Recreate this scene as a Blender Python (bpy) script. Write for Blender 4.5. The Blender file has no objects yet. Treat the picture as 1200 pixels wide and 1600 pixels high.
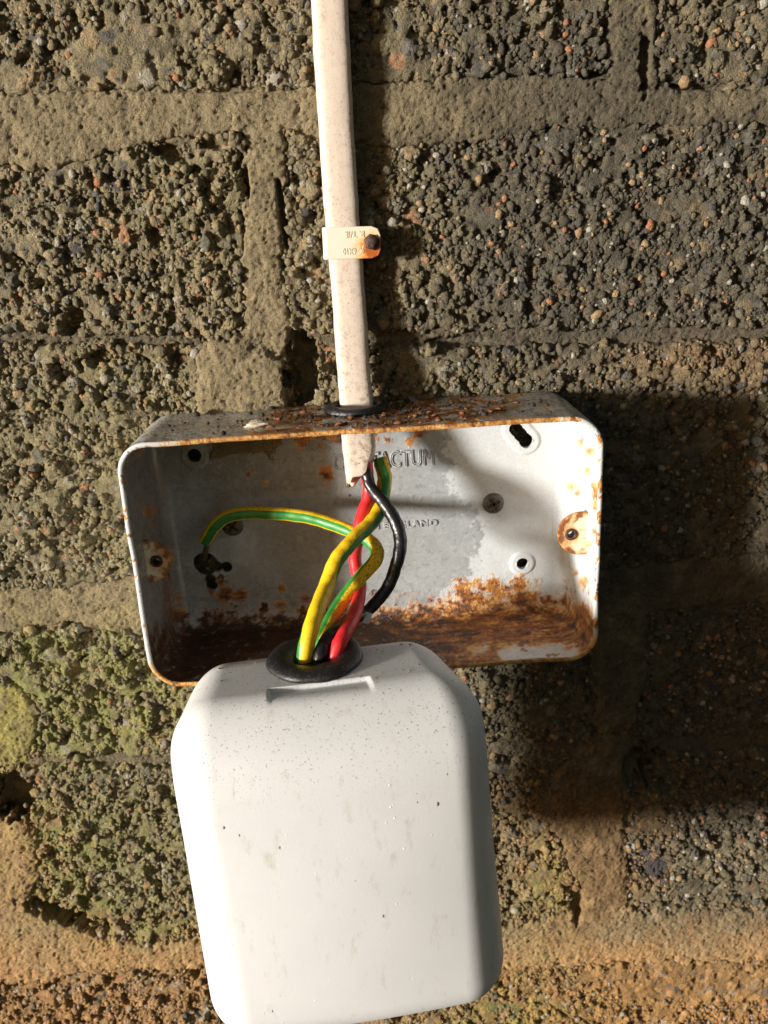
import bpy, bmesh, math, random
import numpy as np
from mathutils import Vector, Matrix

random.seed(4)
RNG = np.random.default_rng(11)
scene = bpy.context.scene
COL = scene.collection

# ------------------------------------------------------------------ camera
CP = np.array([0.00136, -0.27358, 0.09469])
CM = np.array([[0.99795263, -0.03577292, -0.05301743],      # right
               [0.06172316, 0.32149157, 0.94489863],        # up
               [0.01675713, 0.94623648, -0.32304137]])      # forward
FPX = 1327.65
cam = bpy.data.cameras.new("camera")
cam_o = bpy.data.objects.new("camera", cam)
COL.objects.link(cam_o)
cam.sensor_fit = 'VERTICAL'
cam.sensor_height = 36.0
cam.lens = FPX / 1600.0 * 36.0
cam.clip_start, cam.clip_end = 0.01, 50.0
cam_o.matrix_world = Matrix(((CM[0, 0], CM[1, 0], -CM[2, 0], CP[0]),
                             (CM[0, 1], CM[1, 1], -CM[2, 1], CP[1]),
                             (CM[0, 2], CM[1, 2], -CM[2, 2], CP[2]),
                             (0, 0, 0, 1)))
cam.dof.use_dof = True
cam.dof.focus_distance = 0.262
cam.dof.aperture_fstop = 20.0
scene.camera = cam_o

# ------------------------------------------------------------------ light
SUN_TRAVEL = Vector((1.8, 1.0, -0.10)).normalized()
elev = math.asin(-SUN_TRAVEL.z)
azim = math.atan2(-SUN_TRAVEL.x, -SUN_TRAVEL.y)
world = bpy.data.worlds.new("World")
scene.world = world
world.use_nodes = True
wn = world.node_tree
bg = wn.nodes["Background"]
sky = wn.nodes.new("ShaderNodeTexSky")
sky.sky_type = 'NISHITA'
sky.sun_disc = False
sky.sun_elevation = elev
sky.sun_rotation = azim
sky.dust_density = 2.0
sky.air_density = 0.7
sky.ozone_density = 0.2
wn.links.new(sky.outputs[0], bg.inputs[0])
bg.inputs[1].default_value = 0.09
sun = bpy.data.lights.new("sun", 'SUN')
sun.energy = 5.0
sun.angle = math.radians(7.0)
sun.color = (1.0, 0.965, 0.90)
sun_o = bpy.data.objects.new("sun", sun)
COL.objects.link(sun_o)
sun_o.rotation_euler = SUN_TRAVEL.to_track_quat('-Z', 'Y').to_euler()
sun_o.location = (-1, -0.5, 0.3)
scene.view_settings.view_transform = 'Standard'
scene.view_settings.look = 'None'
scene.view_settings.gamma = 1.0
scene.view_settings.exposure = 0.6
scene.cycles.use_denoising = True
scene.cycles.max_bounces = 6


# ------------------------------------------------------------------ maths helpers
def at(px, py, ymm):
    """world point on the plane ymm in front of the wall, seen at photo pixel (px, py)"""
    d = CM.T @ np.array([(px - 600) / FPX, -(py - 800) / FPX, 1.0])
    t = (-ymm / 1000.0 - CP[1]) / d[1]
    return CP + d * t


def to_px(P):
    d = (np.asarray(P) - CP) @ CM.T
    return 600 + FPX * d[..., 0] / d[..., 2], 800 - FPX * d[..., 1] / d[..., 2]


def sstep(a, b, x):
    t = np.clip((x - a) / (b - a), 0, 1)
    return t * t * (3 - 2 * t)


def hash2(ix, iy, seed):
    h = (ix.astype(np.int64) * 374761393 + iy.astype(np.int64) * 668265263 + seed * 974634361) & 0xFFFFFFFF
    h = ((h ^ (h >> 13)) * 1274126177) & 0xFFFFFFFF
    h = ((h ^ (h >> 16)) * 2246822519) & 0xFFFFFFFF
    return ((h ^ (h >> 15)) & 0xFFFFFF) / float(0x1000000)


def vnoise(x, y, seed):
    ix, iy = np.floor(x), np.floor(y)
    fx, fy = x - ix, y - iy
    ix, iy = ix.astype(np.int64), iy.astype(np.int64)
    out = 0
    ux, uy = fx * fx * fx * (fx * (fx * 6 - 15) + 10), fy * fy * fy * (fy * (fy * 6 - 15) + 10)
    g = []
    for dy in (0, 1):
        for dx in (0, 1):
            a = hash2(ix + dx, iy + dy, seed) * 6.2831853
            g.append(np.cos(a) * (fx - dx) + np.sin(a) * (fy - dy))
    a = g[0] + (g[1] - g[0]) * ux
    b = g[2] + (g[3] - g[2]) * ux
    return (a + (b - a) * uy) * 1.4


def fbm(x, y, seed, octv=4, gain=0.5):
    s, a = 0, 1.0
    for k in range(octv):
        s = s + a * vnoise(x * 2 ** k + 17.3 * k, y * 2 ** k - 9.1 * k, seed + k)
        a *= gain
    return s


def worley(x, y, seed, jit=0.95, tilt=None):
    ix, iy = np.floor(x).astype(np.int64), np.floor(y).astype(np.int64)
    f1 = np.full(x.shape, 9.0)
    f2 = np.full(x.shape, 9.0)
    cid = np.zeros(x.shape)
    cid2 = np.zeros(x.shape)
    for dy in (-1, 0, 1):
        for dx in (-1, 0, 1):
            cx, cy = ix + dx, iy + dy
            px_ = cx + 0.5 + (hash2(cx, cy, seed) - 0.5) * jit
            py_ = cy + 0.5 + (hash2(cx, cy, seed + 7) - 0.5) * jit
            d = np.hypot(px_ - x, py_ - y)
            c = hash2(cx, cy, seed + 13)
            c2 = hash2(cx, cy, seed + 29)
            near = d < f1
            f2 = np.where(near, f1, np.minimum(f2, d))
            cid = np.where(near, c, cid)
            cid2 = np.where(near, c2, cid2)
            f1 = np.where(near, d, f1)
            if tilt is not None:
                ta = hash2(cx, cy, seed + 41) * 6.2831853
                tilt[...] = np.where(near, (np.cos(ta) * (x - px_) + np.sin(ta) * (y - py_)), tilt)
    return f1, f2, cid, cid2


def poly_sdf(px, py, pts):
    """signed distance, positive inside"""
    d = np.full(px.shape, 1e9)
    inside = np.zeros(px.shape, bool)
    n = len(pts)
    for i in range(n):
        x0, y0 = pts[i]
        x1, y1 = pts[(i + 1) % n]
        ex, ey = x1 - x0, y1 - y0
        t = np.clip(((px - x0) * ex + (py - y0) * ey) / (ex * ex + ey * ey), 0, 1)
        d = np.minimum(d, np.hypot(px - x0 - t * ex, py - y0 - t * ey))
        c = (y0 > py) != (y1 > py)
        with np.errstate(divide='ignore', invalid='ignore'):
            xi = x0 + (py - y0) * ex / (ey if ey else 1e-9)
        inside ^= c & (px < xi)
    return np.where(inside, d, -d)


def lerp3(a, b, t):
    return a + (np.asarray(b) - a) * t[..., None]


# ------------------------------------------------------------------ mesh helpers
def mesh_np(name, V, F, mats=None, smooth=True, attrs=None):
    """V (n,3), F (m,4) or (m,3)"""
    me = bpy.data.meshes.new(name)
    V = np.ascontiguousarray(V, np.float32)
    F = np.ascontiguousarray(F, np.int32)
    k = F.shape[1]
    me.vertices.add(len(V))
    me.vertices.foreach_set("co", V.ravel())
    me.loops.add(F.size)
    me.loops.foreach_set("vertex_index", F.ravel())
    me.polygons.add(len(F))
    me.polygons.foreach_set("loop_start", np.arange(0, F.size, k, dtype=np.int32))
    if smooth:
        me.polygons.foreach_set("use_smooth", np.ones(len(F), bool))
    me.update(calc_edges=True)
    me.validate()
    for m in (mats or []):
        me.materials.append(m)
    for an, av in (attrs or {}).items():
        av = np.asarray(av, np.float32)
        if av.ndim == 2:
            if av.shape[1] == 3:
                av = np.concatenate([av, np.ones((len(av), 1), np.float32)], 1)
            a = me.attributes.new(an, 'FLOAT_COLOR', 'POINT')
            a.data.foreach_set("color", np.ascontiguousarray(av).ravel())
        else:
            a = me.attributes.new(an, 'FLOAT', 'POINT')
            a.data.foreach_set("value", np.ascontiguousarray(av))
    return me


def link(name, me, parent=None, **props):
    o = bpy.data.objects.new(name, me)
    COL.objects.link(o)
    if parent is not None:
        o.parent = parent
        o.matrix_parent_inverse = parent.matrix_world.inverted() if False else Matrix.Translation(-parent.location)
    for k, v in props.items():
        o[k] = v
    return o


def thing(name, label, cat, loc, group=None):
    o = bpy.data.objects.new(name, None)
    o.empty_display_size = 0.01
    COL.objects.link(o)
    o.location = loc
    o["label"], o["category"] = label, cat
    if group:
        o["group"] = group
    return o


def grid_faces(mask_v):
    """quads of a (nz,nx) vertex grid where all four corners are kept; returns faces on full indexing"""
    nz, nx = mask_v.shape
    idx = np.arange(nz * nx).reshape(nz, nx)
    a, b, c, d = idx[:-1, :-1], idx[:-1, 1:], idx[1:, 1:], idx[1:, :-1]
    ok = mask_v[:-1, :-1] & mask_v[:-1, 1:] & mask_v[1:, 1:] & mask_v[1:, :-1]
    return np.stack([a[ok], b[ok], c[ok], d[ok]], 1)


def compact(V, F, attrs):
    used = np.unique(F)
    remap = np.full(len(V), -1, np.int64)
    remap[used] = np.arange(len(used))
    return V[used], remap[F], {k: v[used] for k, v in attrs.items()}


def bm_to_obj(name, bm, mat, parent=None, smooth=True, **props):
    me = bpy.data.meshes.new(name)
    bm.normal_update()
    bm.to_mesh(me)
    bm.free()
    if mat:
        me.materials.append(mat)
    if smooth:
        for p in me.polygons:
            p.use_smooth = True
    return link(name, me, parent, **props)


def catmull(P, n):
    P = np.asarray(P, float)
    P = np.vstack([2 * P[0] - P[1], P, 2 * P[-1] - P[-2]])
    out = []
    for i in range(1, len(P) - 2):
        t = np.linspace(0, 1, n, endpoint=False)[:, None]
        p0, p1, p2, p3 = P[i - 1], P[i], P[i + 1], P[i + 2]
        out.append(0.5 * ((2 * p1) + (-p0 + p2) * t + (2 * p0 - 5 * p1 + 4 * p2 - p3) * t ** 2
                          + (-p0 + 3 * p1 - 3 * p2 + p3) * t ** 3))
    out.append(P[-2][None])
    return np.vstack(out)


def ico(sub, rng, squash=0.25):
    bm = bmesh.new()
    bmesh.ops.create_icosphere(bm, subdivisions=sub, radius=1.0)
    V = np.array([v.co[:] for v in bm.verts])
    F = np.array([[v.index for v in f.verts] for f in bm.faces])
    bm.free()
    V = V * (1 + squash * rng.normal(size=(len(V), 1)) * 0.6)
    V *= rng.uniform(0.65, 1.2, (1, 3))
    return V, F


# ------------------------------------------------------------------ node helpers
def new_mat(name):
    m = bpy.data.materials.new(name)
    m.use_nodes = True
    return m, m.node_tree.nodes, m.node_tree.links, m.node_tree.nodes["Principled BSDF"]


def node(N, t, **kw):
    n = N.new(t)
    for k, v in kw.items():
        setattr(n, k, v)
    return n


def math_n(N, L, op, a, b=None, clamp=False):
    n = N.new("ShaderNodeMath")
    n.operation = op
    n.use_clamp = clamp
    for i, v in enumerate((a, b)):
        if v is None:
            continue
        if isinstance(v, (int, float)):
            n.inputs[i].default_value = v
        else:
            L.new(v, n.inputs[i])
    return n.outputs[0]


def noise_n(N, L, scale, detail=3, rough=0.55, vec=None):
    n = N.new("ShaderNodeTexNoise")
    n.inputs["Scale"].default_value = scale
    n.inputs["Detail"].default_value = detail
    n.inputs["Roughness"].default_value = rough
    if vec is None:
        tc = N.new("ShaderNodeTexCoord")
        vec = tc.outputs["Object"]
    L.new(vec, n.inputs["Vector"])
    return n.outputs["Fac"]


def ramp_n(N, L, fac, stops):
    r = N.new("ShaderNodeValToRGB")
    els = r.color_ramp.elements
    while len(els) > 1:
        els.remove(els[-1])
    for i, (p, c) in enumerate(stops):
        e = els[0] if i == 0 else els.new(p)
        e.position = p
        c = c if isinstance(c, (tuple, list)) else (c, c, c)
        e.color = (*c[:3], 1)
    L.new(fac, r.inputs[0])
    return r.outputs[0]


def mix_col(N, L, fac, a, b, mode='MIX'):
    n = N.new("ShaderNodeMix")
    n.data_type = 'RGBA'
    n.blend_type = mode
    for i, v in ((0, fac), (6, a), (7, b)):
        if isinstance(v, (int, float)):
            n.inputs[i].default_value = v
        elif isinstance(v, tuple):
            n.inputs[i].default_value = (*v[:3], 1)
        else:
            L.new(v, n.inputs[i])
    return n.outputs[2]


def bump_n(N, L, B, height, strength, dist):
    b = N.new("ShaderNodeBump")
    b.inputs["Strength"].default_value = strength
    b.inputs["Distance"].default_value = dist
    L.new(height, b.inputs["Height"])
    L.new(b.outputs[0], B.inputs["Normal"])


def attr_n(N, name):
    a = N.new("ShaderNodeAttribute")
    a.attribute_name = name
    return a


# ------------------------------------------------------------------ materials
def stone_material(name, grain, rough_lo, rough_hi, bump):
    m, N, L, B = new_mat(name)
    a = attr_n(N, "Col")
    n1 = noise_n(N, L, grain, 4, 0.65)
    n2 = noise_n(N, L, grain * 0.22, 3, 0.6)
    c = mix_col(N, L, 1.0, a.outputs["Color"], ramp_n(N, L, n1, [(0.28, 0.42), (0.72, 1.58)]), 'MULTIPLY')
    L.new(c, B.inputs["Base Color"])
    L.new(ramp_n(N, L, n2, [(0.35, rough_lo), (0.62, rough_hi)]), B.inputs["Roughness"])
    B.inputs["Specular IOR Level"].default_value = 0.45
    bump_n(N, L, B, n1, bump, 0.0011)
    return m


M_BRICK = stone_material("concrete_brick", 1900.0, 0.38, 0.9, 0.9)
M_MORTAR = stone_material("sandy_mortar", 2300.0, 0.7, 0.95, 0.8)


def pebble_material(name, col):
    m, N, L, B = new_mat(name)
    n1 = noise_n(N, L, 2.4, 4, 0.65)
    n2 = noise_n(N, L, 0.8, 2, 0.5)
    c = mix_col(N, L, 1.0, ramp_n(N, L, n2, [(0.3, tuple(0.7 * x for x in col)), (0.7, tuple(1.2 * x for x in col))]),
                ramp_n(N, L, n1, [(0.25, 0.65), (0.75, 1.3)]), 'MULTIPLY')
    L.new(c, B.inputs["Base Color"])
    B.inputs["Roughness"].default_value = 0.6
    bump_n(N, L, B, n1, 0.6, 0.3)
    return m


# painted steel, coloured by stains, rust, painted shade and film written on the mesh
def steel_material():
    m, N, L, B = new_mat("painted_steel")
    a = attr_n(N, "Col")
    r = attr_n(N, "Rust")
    n1 = noise_n(N, L, 1500.0, 4, 0.6)
    n0 = noise_n(N, L, 260.0, 3, 0.6)
    c = mix_col(N, L, 0.5, a.outputs["Color"], ramp_n(N, L, n1, [(0.3, 0.8), (0.7, 1.2)]), 'MULTIPLY')
    L.new(c, B.inputs["Base Color"])
    ro = math_n(N, L, 'ADD', math_n(N, L, 'MULTIPLY', r.outputs["Fac"], 0.24), ramp_n(N, L, n0, [(0.3, 0.17), (0.7, 0.36)]))
    L.new(ro, B.inputs["Roughness"])
    h = math_n(N, L, 'MULTIPLY', n1, math_n(N, L, 'ADD', math_n(N, L, 'MULTIPLY', r.outputs["Fac"], 1.0), 0.06))
    bump_n(N, L, B, h, 0.8, 0.0007)
    return m


M_STEEL = steel_material()


def simple_material(name, col, rough, bump=0.0, scale=900.0, var=0.25, dirt=None, dirt_scale=700.0, dirt_lo=0.62,
                    spec=0.5, dist=0.0004):
    m, N, L, B = new_mat(name)
    n1 = noise_n(N, L, scale, 4, 0.6)
    c = ramp_n(N, L, n1, [(0.25, tuple(x * (1 - var) for x in col)), (0.75, tuple(min(1, x * (1 + var)) for x in col))])
    if dirt:
        n2 = noise_n(N, L, dirt_scale, 5, 0.65)
        c = mix_col(N, L, ramp_n(N, L, n2, [(dirt_lo, 0.0), (dirt_lo + 0.1, 1.0)]), c, dirt)
    L.new(c, B.inputs["Base Color"])
    B.inputs["Roughness"].default_value = rough
    B.inputs["Specular IOR Level"].default_value = spec
    if bump:
        bump_n(N, L, B, n1, bump, dist)
    return m


M_RUBBER = simple_material("black_rubber", (0.012, 0.012, 0.013), 0.42, 0.5, 1300, 0.4, dirt=(0.085, 0.08, 0.075), dirt_scale=1500, dirt_lo=0.57)
M_BLACK = simple_material("black_insulation", (0.011, 0.011, 0.012), 0.34, 0.3, 300, 0.2, dist=0.001)
M_RED = simple_material("red_insulation", (0.62, 0.022, 0.028), 0.42, 0.25, 700, 0.16, dirt=(0.22, 0.045, 0.035), dirt_scale=700, dirt_lo=0.6)
M_RUSTY = simple_material("rusty_screw_steel", (0.045, 0.022, 0.016), 0.6, 0.8, 1600, 0.6, dirt=(0.2, 0.07, 0.025), dirt_scale=1400, dirt_lo=0.56)
M_SCREW = simple_material("dull_screw_steel", (0.11, 0.095, 0.085), 0.45, 0.5, 1600, 0.5, dirt=(0.035, 0.02, 0.012), dirt_scale=1300, dirt_lo=0.5)
M_DIRT = simple_material("black_grit", (0.035, 0.026, 0.018), 0.85, 0.6, 1800, 0.7)
M_CHIP = simple_material("pale_plaster_chip", (0.5, 0.42, 0.32), 0.85, 0.6, 1500, 0.3)
M_COPPER = simple_material("tarnished_copper", (0.12, 0.10, 0.06), 0.5, 0.3, 900, 0.4)


def sheath_material():
    m, N, L, B = new_mat("aged_white_sheath")
    tc = N.new("ShaderNodeTexCoord")
    mp = N.new("ShaderNodeMapping")
    mp.inputs["Scale"].default_value = (1, 1, 0.25)
    L.new(tc.outputs["Object"], mp.inputs["Vector"])
    n1 = noise_n(N, L, 330, 5, 0.65, mp.outputs[0])
    n2 = noise_n(N, L, 1500, 3, 0.6)
    n3 = noise_n(N, L, 520, 4, 0.6)
    g = attr_n(N, "Grime")
    c = ramp_n(N, L, n1, [(0.3, (0.62, 0.52, 0.43)), (0.7, (0.71, 0.61, 0.52))])
    f = math_n(N, L, 'MULTIPLY', ramp_n(N, L, n3, [(0.50, 0.0), (0.70, 1.0)]), math_n(N, L, 'ADD', math_n(N, L, 'MULTIPLY', g.outputs["Fac"], 0.7), 0.12))
    c = mix_col(N, L, f, c, (0.36, 0.28, 0.21))
    f2 = math_n(N, L, 'MULTIPLY', ramp_n(N, L, n2, [(0.61, 0.0), (0.68, 1.0)]), math_n(N, L, 'ADD', math_n(N, L, 'MULTIPLY', g.outputs["Fac"], 0.7), 0.15))
    c = mix_col(N, L, f2, c, (0.10, 0.055, 0.035))
    L.new(c, B.inputs["Base Color"])
    B.inputs["Roughness"].default_value = 0.5
    bump_n(N, L, B, n2, 0.2, 0.0003)
    return m


M_SHEATH = sheath_material()


def striped_material():
    m, N, L, B = new_mat("green_yellow_sleeve")
    a = attr_n(N, "Stripe")
    n2 = noise_n(N, L, 1300, 4, 0.7)
    n1 = noise_n(N, L, 2300, 2, 0.6)
    n3 = noise_n(N, L, 420, 3, 0.6)
    edge = math_n(N, L, 'ADD', a.outputs["Fac"], math_n(N, L, 'MULTIPLY', math_n(N, L, 'SUBTRACT', n1, 0.5), 0.25))
    f = ramp_n(N, L, edge, [(0.66, 1.0), (0.74, 0.0)])
    y = ramp_n(N, L, n3, [(0.35, (0.78, 0.50, 0.010)), (0.65, (0.86, 0.60, 0.02))])
    g = ramp_n(N, L, n3, [(0.35, (0.018, 0.20, 0.035)), (0.65, (0.04, 0.30, 0.05))])
    c = mix_col(N, L, f, y, g)
    gr = attr_n(N, "Grime")
    df = math_n(N, L, 'MULTIPLY', ramp_n(N, L, n2, [(0.52, 0.0), (0.66, 1.0)]), gr.outputs["Fac"])
    c = mix_col(N, L, df, c, (0.14, 0.085, 0.015))
    L.new(c, B.inputs["Base Color"])
    B.inputs["Roughness"].default_value = 0.42
    bump_n(N, L, B, n1, 0.2, 0.0003)
    return m


M_STRIPE = striped_material()


def housing_material():
    m, N, L, B = new_mat("white_moulded_plastic")
    n_f = noise_n(N, L, 3800, 2, 0.5)
    n_big = noise_n(N, L, 38, 3, 0.55)
    n_sp = noise_n(N, L, 620, 2, 0.5)
    n_sp2 = noise_n(N, L, 1700, 2, 0.5)
    g = attr_n(N, "Grime")
    c = ramp_n(N, L, n_big, [(0.35, (0.64, 0.655, 0.665)), (0.65, (0.68, 0.69, 0.70))])
    f1 = ramp_n(N, L, n_sp, [(0.75, 0.0), (0.79, 0.7)])
    c = mix_col(N, L, f1, c, (0.34, 0.32, 0.22))
    tc = N.new('ShaderNodeTexCoord')
    mp = N.new('ShaderNodeMapping')
    mp.inputs['Scale'].default_value = (1, 1, 0.35)
    L.new(tc.outputs['Object'], mp.inputs['Vector'])
    n_sm = noise_n(N, L, 260, 5, 0.7, mp.outputs[0])
    c = mix_col(N, L, ramp_n(N, L, n_sm, [(0.57, 0.0), (0.74, 0.55)]), c, (0.42, 0.40, 0.29))
    f2 = math_n(N, L, 'MULTIPLY', ramp_n(N, L, n_sp2, [(0.64, 0.0), (0.70, 0.9)]), g.outputs["Fac"])
    c = mix_col(N, L, f2, c, (0.12, 0.11, 0.09))
    L.new(c, B.inputs["Base Color"])
    B.inputs["Roughness"].default_value = 0.48
    bump_n(N, L, B, n_f, 0.14, 0.0004)
    return m


M_HOUSING = housing_material()

m, N_, L_, B_ = new_mat("clear_water")
B_.inputs["Transmission Weight"].default_value = 1.0
B_.inputs["IOR"].default_value = 1.33
B_.inputs["Roughness"].default_value = 0.02
M_WATER = m
M_NIB = simple_material('wet_white_nib', (0.8, 0.8, 0.79), 0.25)


def clip_material():
    m, N, L, B = new_mat("white_clip_plastic")
    tc = N.new("ShaderNodeTexCoord")
    vm = N.new("ShaderNodeVectorMath")
    vm.operation = 'DISTANCE'
    L.new(tc.outputs["Object"], vm.inputs[0])
    vm.inputs[1].default_value = (0.0083, -0.0065, -0.0019)
    n1 = noise_n(N, L, 520, 4, 0.6)
    d = math_n(N, L, 'SUBTRACT', vm.outputs["Value"], math_n(N, L, 'MULTIPLY', math_n(N, L, 'SUBTRACT', n1, 0.5), 0.006))
    c = ramp_n(N, L, math_n(N, L, 'MULTIPLY', d, 100.0),
               [(0.20, (0.40, 0.10, 0.015)), (0.31, (0.68, 0.27, 0.05)), (0.42, (0.78, 0.52, 0.22)), (0.58, (0.76, 0.67, 0.52)), (1.0, (0.77, 0.71, 0.60))])
    L.new(c, B.inputs["Base Color"])
    B.inputs["Roughness"].default_value = 0.5
    return m


M_CLIP = clip_material()

# ------------------------------------------------------------------ THE WALL
SP = 0.50e-3
xi = np.arange(-0.170, 0.166, SP)
zi = np.arange(-0.250, 0.163, SP)
gro = 0.5e-3 * np.cumsum(1.05 ** np.arange(1, 46))
xs = np.concatenate([xi[0] - gro[::-1], xi, xi[-1] + gro])
zs = np.concatenate([zi[0] - gro[::-1], zi, zi[-1] + gro])
XX, ZZ = np.meshgrid(xs, zs)
WALL_Y = 0.0015
PX, PY = to_px(np.stack([XX, np.zeros_like(XX), ZZ], -1))
xm, zm = XX * 1000, ZZ * 1000
wob = 7 * fbm(xm / 6, zm / 6, 3, 3)
wob2 = 3 * fbm(xm / 1.6, zm / 1.6, 5, 2)
PXw, PYw = PX + wob + wob2, PY + 7 * fbm(xm / 6, zm / 6, 43, 3) + 3 * fbm(xm / 1.6, zm / 1.6, 45, 2)


def lin(xv, pts):
    return np.interp(xv, [p[0] for p in pts], [p[1] for p in pts])


def strip(up, lo):
    return np.minimum(PYw - lin(PX, up), lin(PX, lo) - PYw)


JOINTS = [  # (signed field in photo pixels, level in mm relative to the brick faces)
    (strip([(0, -230)], [(0, -165)]), 0.3),
    (strip([(0, 150), (100, 145), (230, 140), (480, 137), (640, 130), (850, 118), (955, 128), (1030, 135), (1200, 132)],
           [(0, 255), (80, 262), (200, 225), (300, 205), (440, 200), (560, 222), (640, 225), (760, 215), (850, 197), (1000, 193), (1200, 185)]), 0.9),
    (np.minimum(np.minimum(PXw - 955, 1026 - PXw), np.minimum(140 - PYw, PYw + 200)), 0.7),
    (np.minimum(np.minimum(PXw - 384, lin(PY, [(200, 440), (300, 441), (400, 436), (460, 440), (540, 452)]) - PXw),
                np.minimum(PYw - 195, 560 - PYw)), 1.2),
    (poly_sdf(PXw, PYw, [(312, 565), (330, 538), (372, 530), (420, 536), (440, 560), (444, 640), (430, 720), (330, 720), (308, 620)]), 3.6),
    (np.minimum(strip([(0, 524), (310, 527), (450, 522), (640, 520), (1200, 514)], [(0, 533), (310, 536), (450, 540), (640, 541), (900, 538), (1200, 530)]),
                np.where((PX > 310) & (PX < 448), -50, 99)), -1.6),
    (np.minimum(np.minimum(PXw - 350, 420 - PXw), np.minimum(PYw - 700, 930 - PYw)), 0.2),
    (strip([(0, 927), (100, 922), (215, 905), (600, 905), (940, 897), (1000, 890), (1200, 868)],
           [(0, 985), (100, 974), (215, 990), (600, 985), (940, 960), (1200, 938)]), 1.0),
    (poly_sdf(PXw, PYw, [(925, 950), (1010, 945), (1005, 1070), (985, 1140), (945, 1145), (930, 1060)]), 1.5),
    (strip([(0, 1188), (60, 1190), (280, 1184), (600, 1178), (800, 1165), (975, 1158), (1200, 1152)],
           [(0, 1198), (280, 1194), (600, 1196), (800, 1182), (975, 1178), (1200, 1172)]), -1.3),
    (poly_sdf(PXw, PYw, [(851, 1226), (947, 1150), (972, 1165), (974, 1230), (980, 1460), (906, 1460), (909, 1380), (890, 1345), (870, 1299), (825, 1262)]), 1.2),
    (poly_sdf(PXw, PYw, [(-300, 1262), (20, 1275), (48, 1300), (56, 1345), (50, 1385), (34, 1412), (-300, 1450)]), 1.6),
    (poly_sdf(PXw, PYw, [(-200, 1072), (30, 1078), (58, 1118), (46, 1172), (20, 1192), (-200, 1196)]), 1.3),
    (strip([(0, 1408), (60, 1430), (150, 1468), (220, 1484), (310, 1476), (600, 1450), (820, 1450), (910, 1425), (980, 1432), (1200, 1428)],
           [(0, 1528), (60, 1532), (140, 1516), (310, 1512), (600, 1520), (820, 1512), (1000, 1502), (1200, 1500)]), 1.4),
    (np.minimum(np.minimum(PXw - 535, 600 - PXw), np.minimum(PYw - 1485, 1800 - PYw)), 0.2),
    (strip([(0, 1770)], [(0, 1830)]), 0.3),
]
S = np.full(XX.shape, -1e9)
LEVEL = np.zeros_like(XX)
wsum = np.zeros_like(XX)
for s_, lv in JOINTS:
    S = np.maximum(S, s_)
    w_ = np.exp(np.clip(s_, -60, 40) / 7.0)
    LEVEL += w_ * lv
    wsum += w_
LEVEL /= wsum
S_MM = S / 5.2

# which brick: course by bed joint, then by upright joint
course = np.zeros(XX.shape, int)
for c_, pts in enumerate(([(0, -197)], [(0, 195), (600, 178), (1200, 158)], [(0, 530), (1200, 522)],
                          [(0, 955), (600, 945), (1200, 904)], [(0, 1197), (1200, 1162)],
                          [(0, 1468), (300, 1495), (1200, 1465)], [(0, 1800)])):
    course += PYw > lin(PX, pts)
UPRIGHTS = {0: (520,), 1: (-260, 990), 2: (412, 1600), 3: (385, 1500), 4: (-420, 965), 5: (0, 925), 6: (-400, 567), 7: (900,)}
colno = np.zeros(XX.shape, int)
for c_, xv in UPRIGHTS.items():
    for x_ in xv:
        colno += (course == c_) & (PXw > x_)
BRICK_ID = course * 10 + colno


def blob(cx, cy, rx, ry, rot=0.0, wobble=0.25):
    a = math.radians(rot)
    dx, dy = PX - cx, PY - cy
    u = (dx * math.cos(a) + dy * math.sin(a)) / rx
    v = (-dx * math.sin(a) + dy * math.cos(a)) / ry
    return np.hypot(u, v) + wobble * fbm(xm / 3.0, zm / 3.0, 77, 3)


# heights, in millimetres towards the viewer
und = fbm(xm / 18, zm / 18, 21, 3)
wx = xm + 0.45 * fbm(xm / 1.7, zm / 1.7, 31, 3)
wz = zm + 0.45 * fbm(xm / 1.7, zm / 1.7, 37, 3)
T1, T2, T3 = np.zeros_like(XX), np.zeros_like(XX), np.zeros_like(XX)
T0 = np.zeros_like(XX)
h1, h2, ha, hb_ = worley(wx / 7.5 + 3, wz / 6.6, 707, 0.95, T0)
dome0 = np.clip((0.40 - h1) / 0.10, 0, 1) ** 0.6 * (ha > 0.80)
f1, f2, ca, cb = worley(wx / 4.4, wz / 4.4, 101, 0.95, T1)
g1, g2, da, db = worley(wx / 2.0 + 31, wz / 2.0, 202, 0.95, T2)
k1, k2, ea, eb = worley(wx / 1.1 + 7, wz / 1.1, 303, 0.95, T3)
dome1 = np.clip(1 - (f1 / 0.62) ** 2, 0, 1) ** 0.5 * (ca > 0.42)
dome2 = np.clip(1 - (g1 / 0.66) ** 2, 0, 1) ** 0.6
dome3 = np.clip(1 - (k1 / 0.7) ** 2, 0, 1) ** 0.7
pit = sstep(0.12, 0.55, fbm(xm / 4.2, zm / 4.2, 55, 3) + 0.18 * fbm(xm / 26, zm / 26, 56, 2))
skim = sstep(0.1, 0.45, fbm(xm / 11, zm / 11, 61, 3) - 0.12)          # cement skim over the stones
skim = np.maximum(skim, 0.9 * sstep(1.2, 0.6, blob(190, 80, 100, 70)))
skim = np.maximum(skim, 0.75 * sstep(1.2, 0.5, blob(60, 190, 180, 90)))
skim = np.maximum(skim, 0.55 * sstep(1.2, 0.4, blob(1100, 1540, 330, 60)))
skim = np.maximum(skim, 0.7 * sstep(1.2, 0.4, blob(610, 120, 60, 160)))
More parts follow.
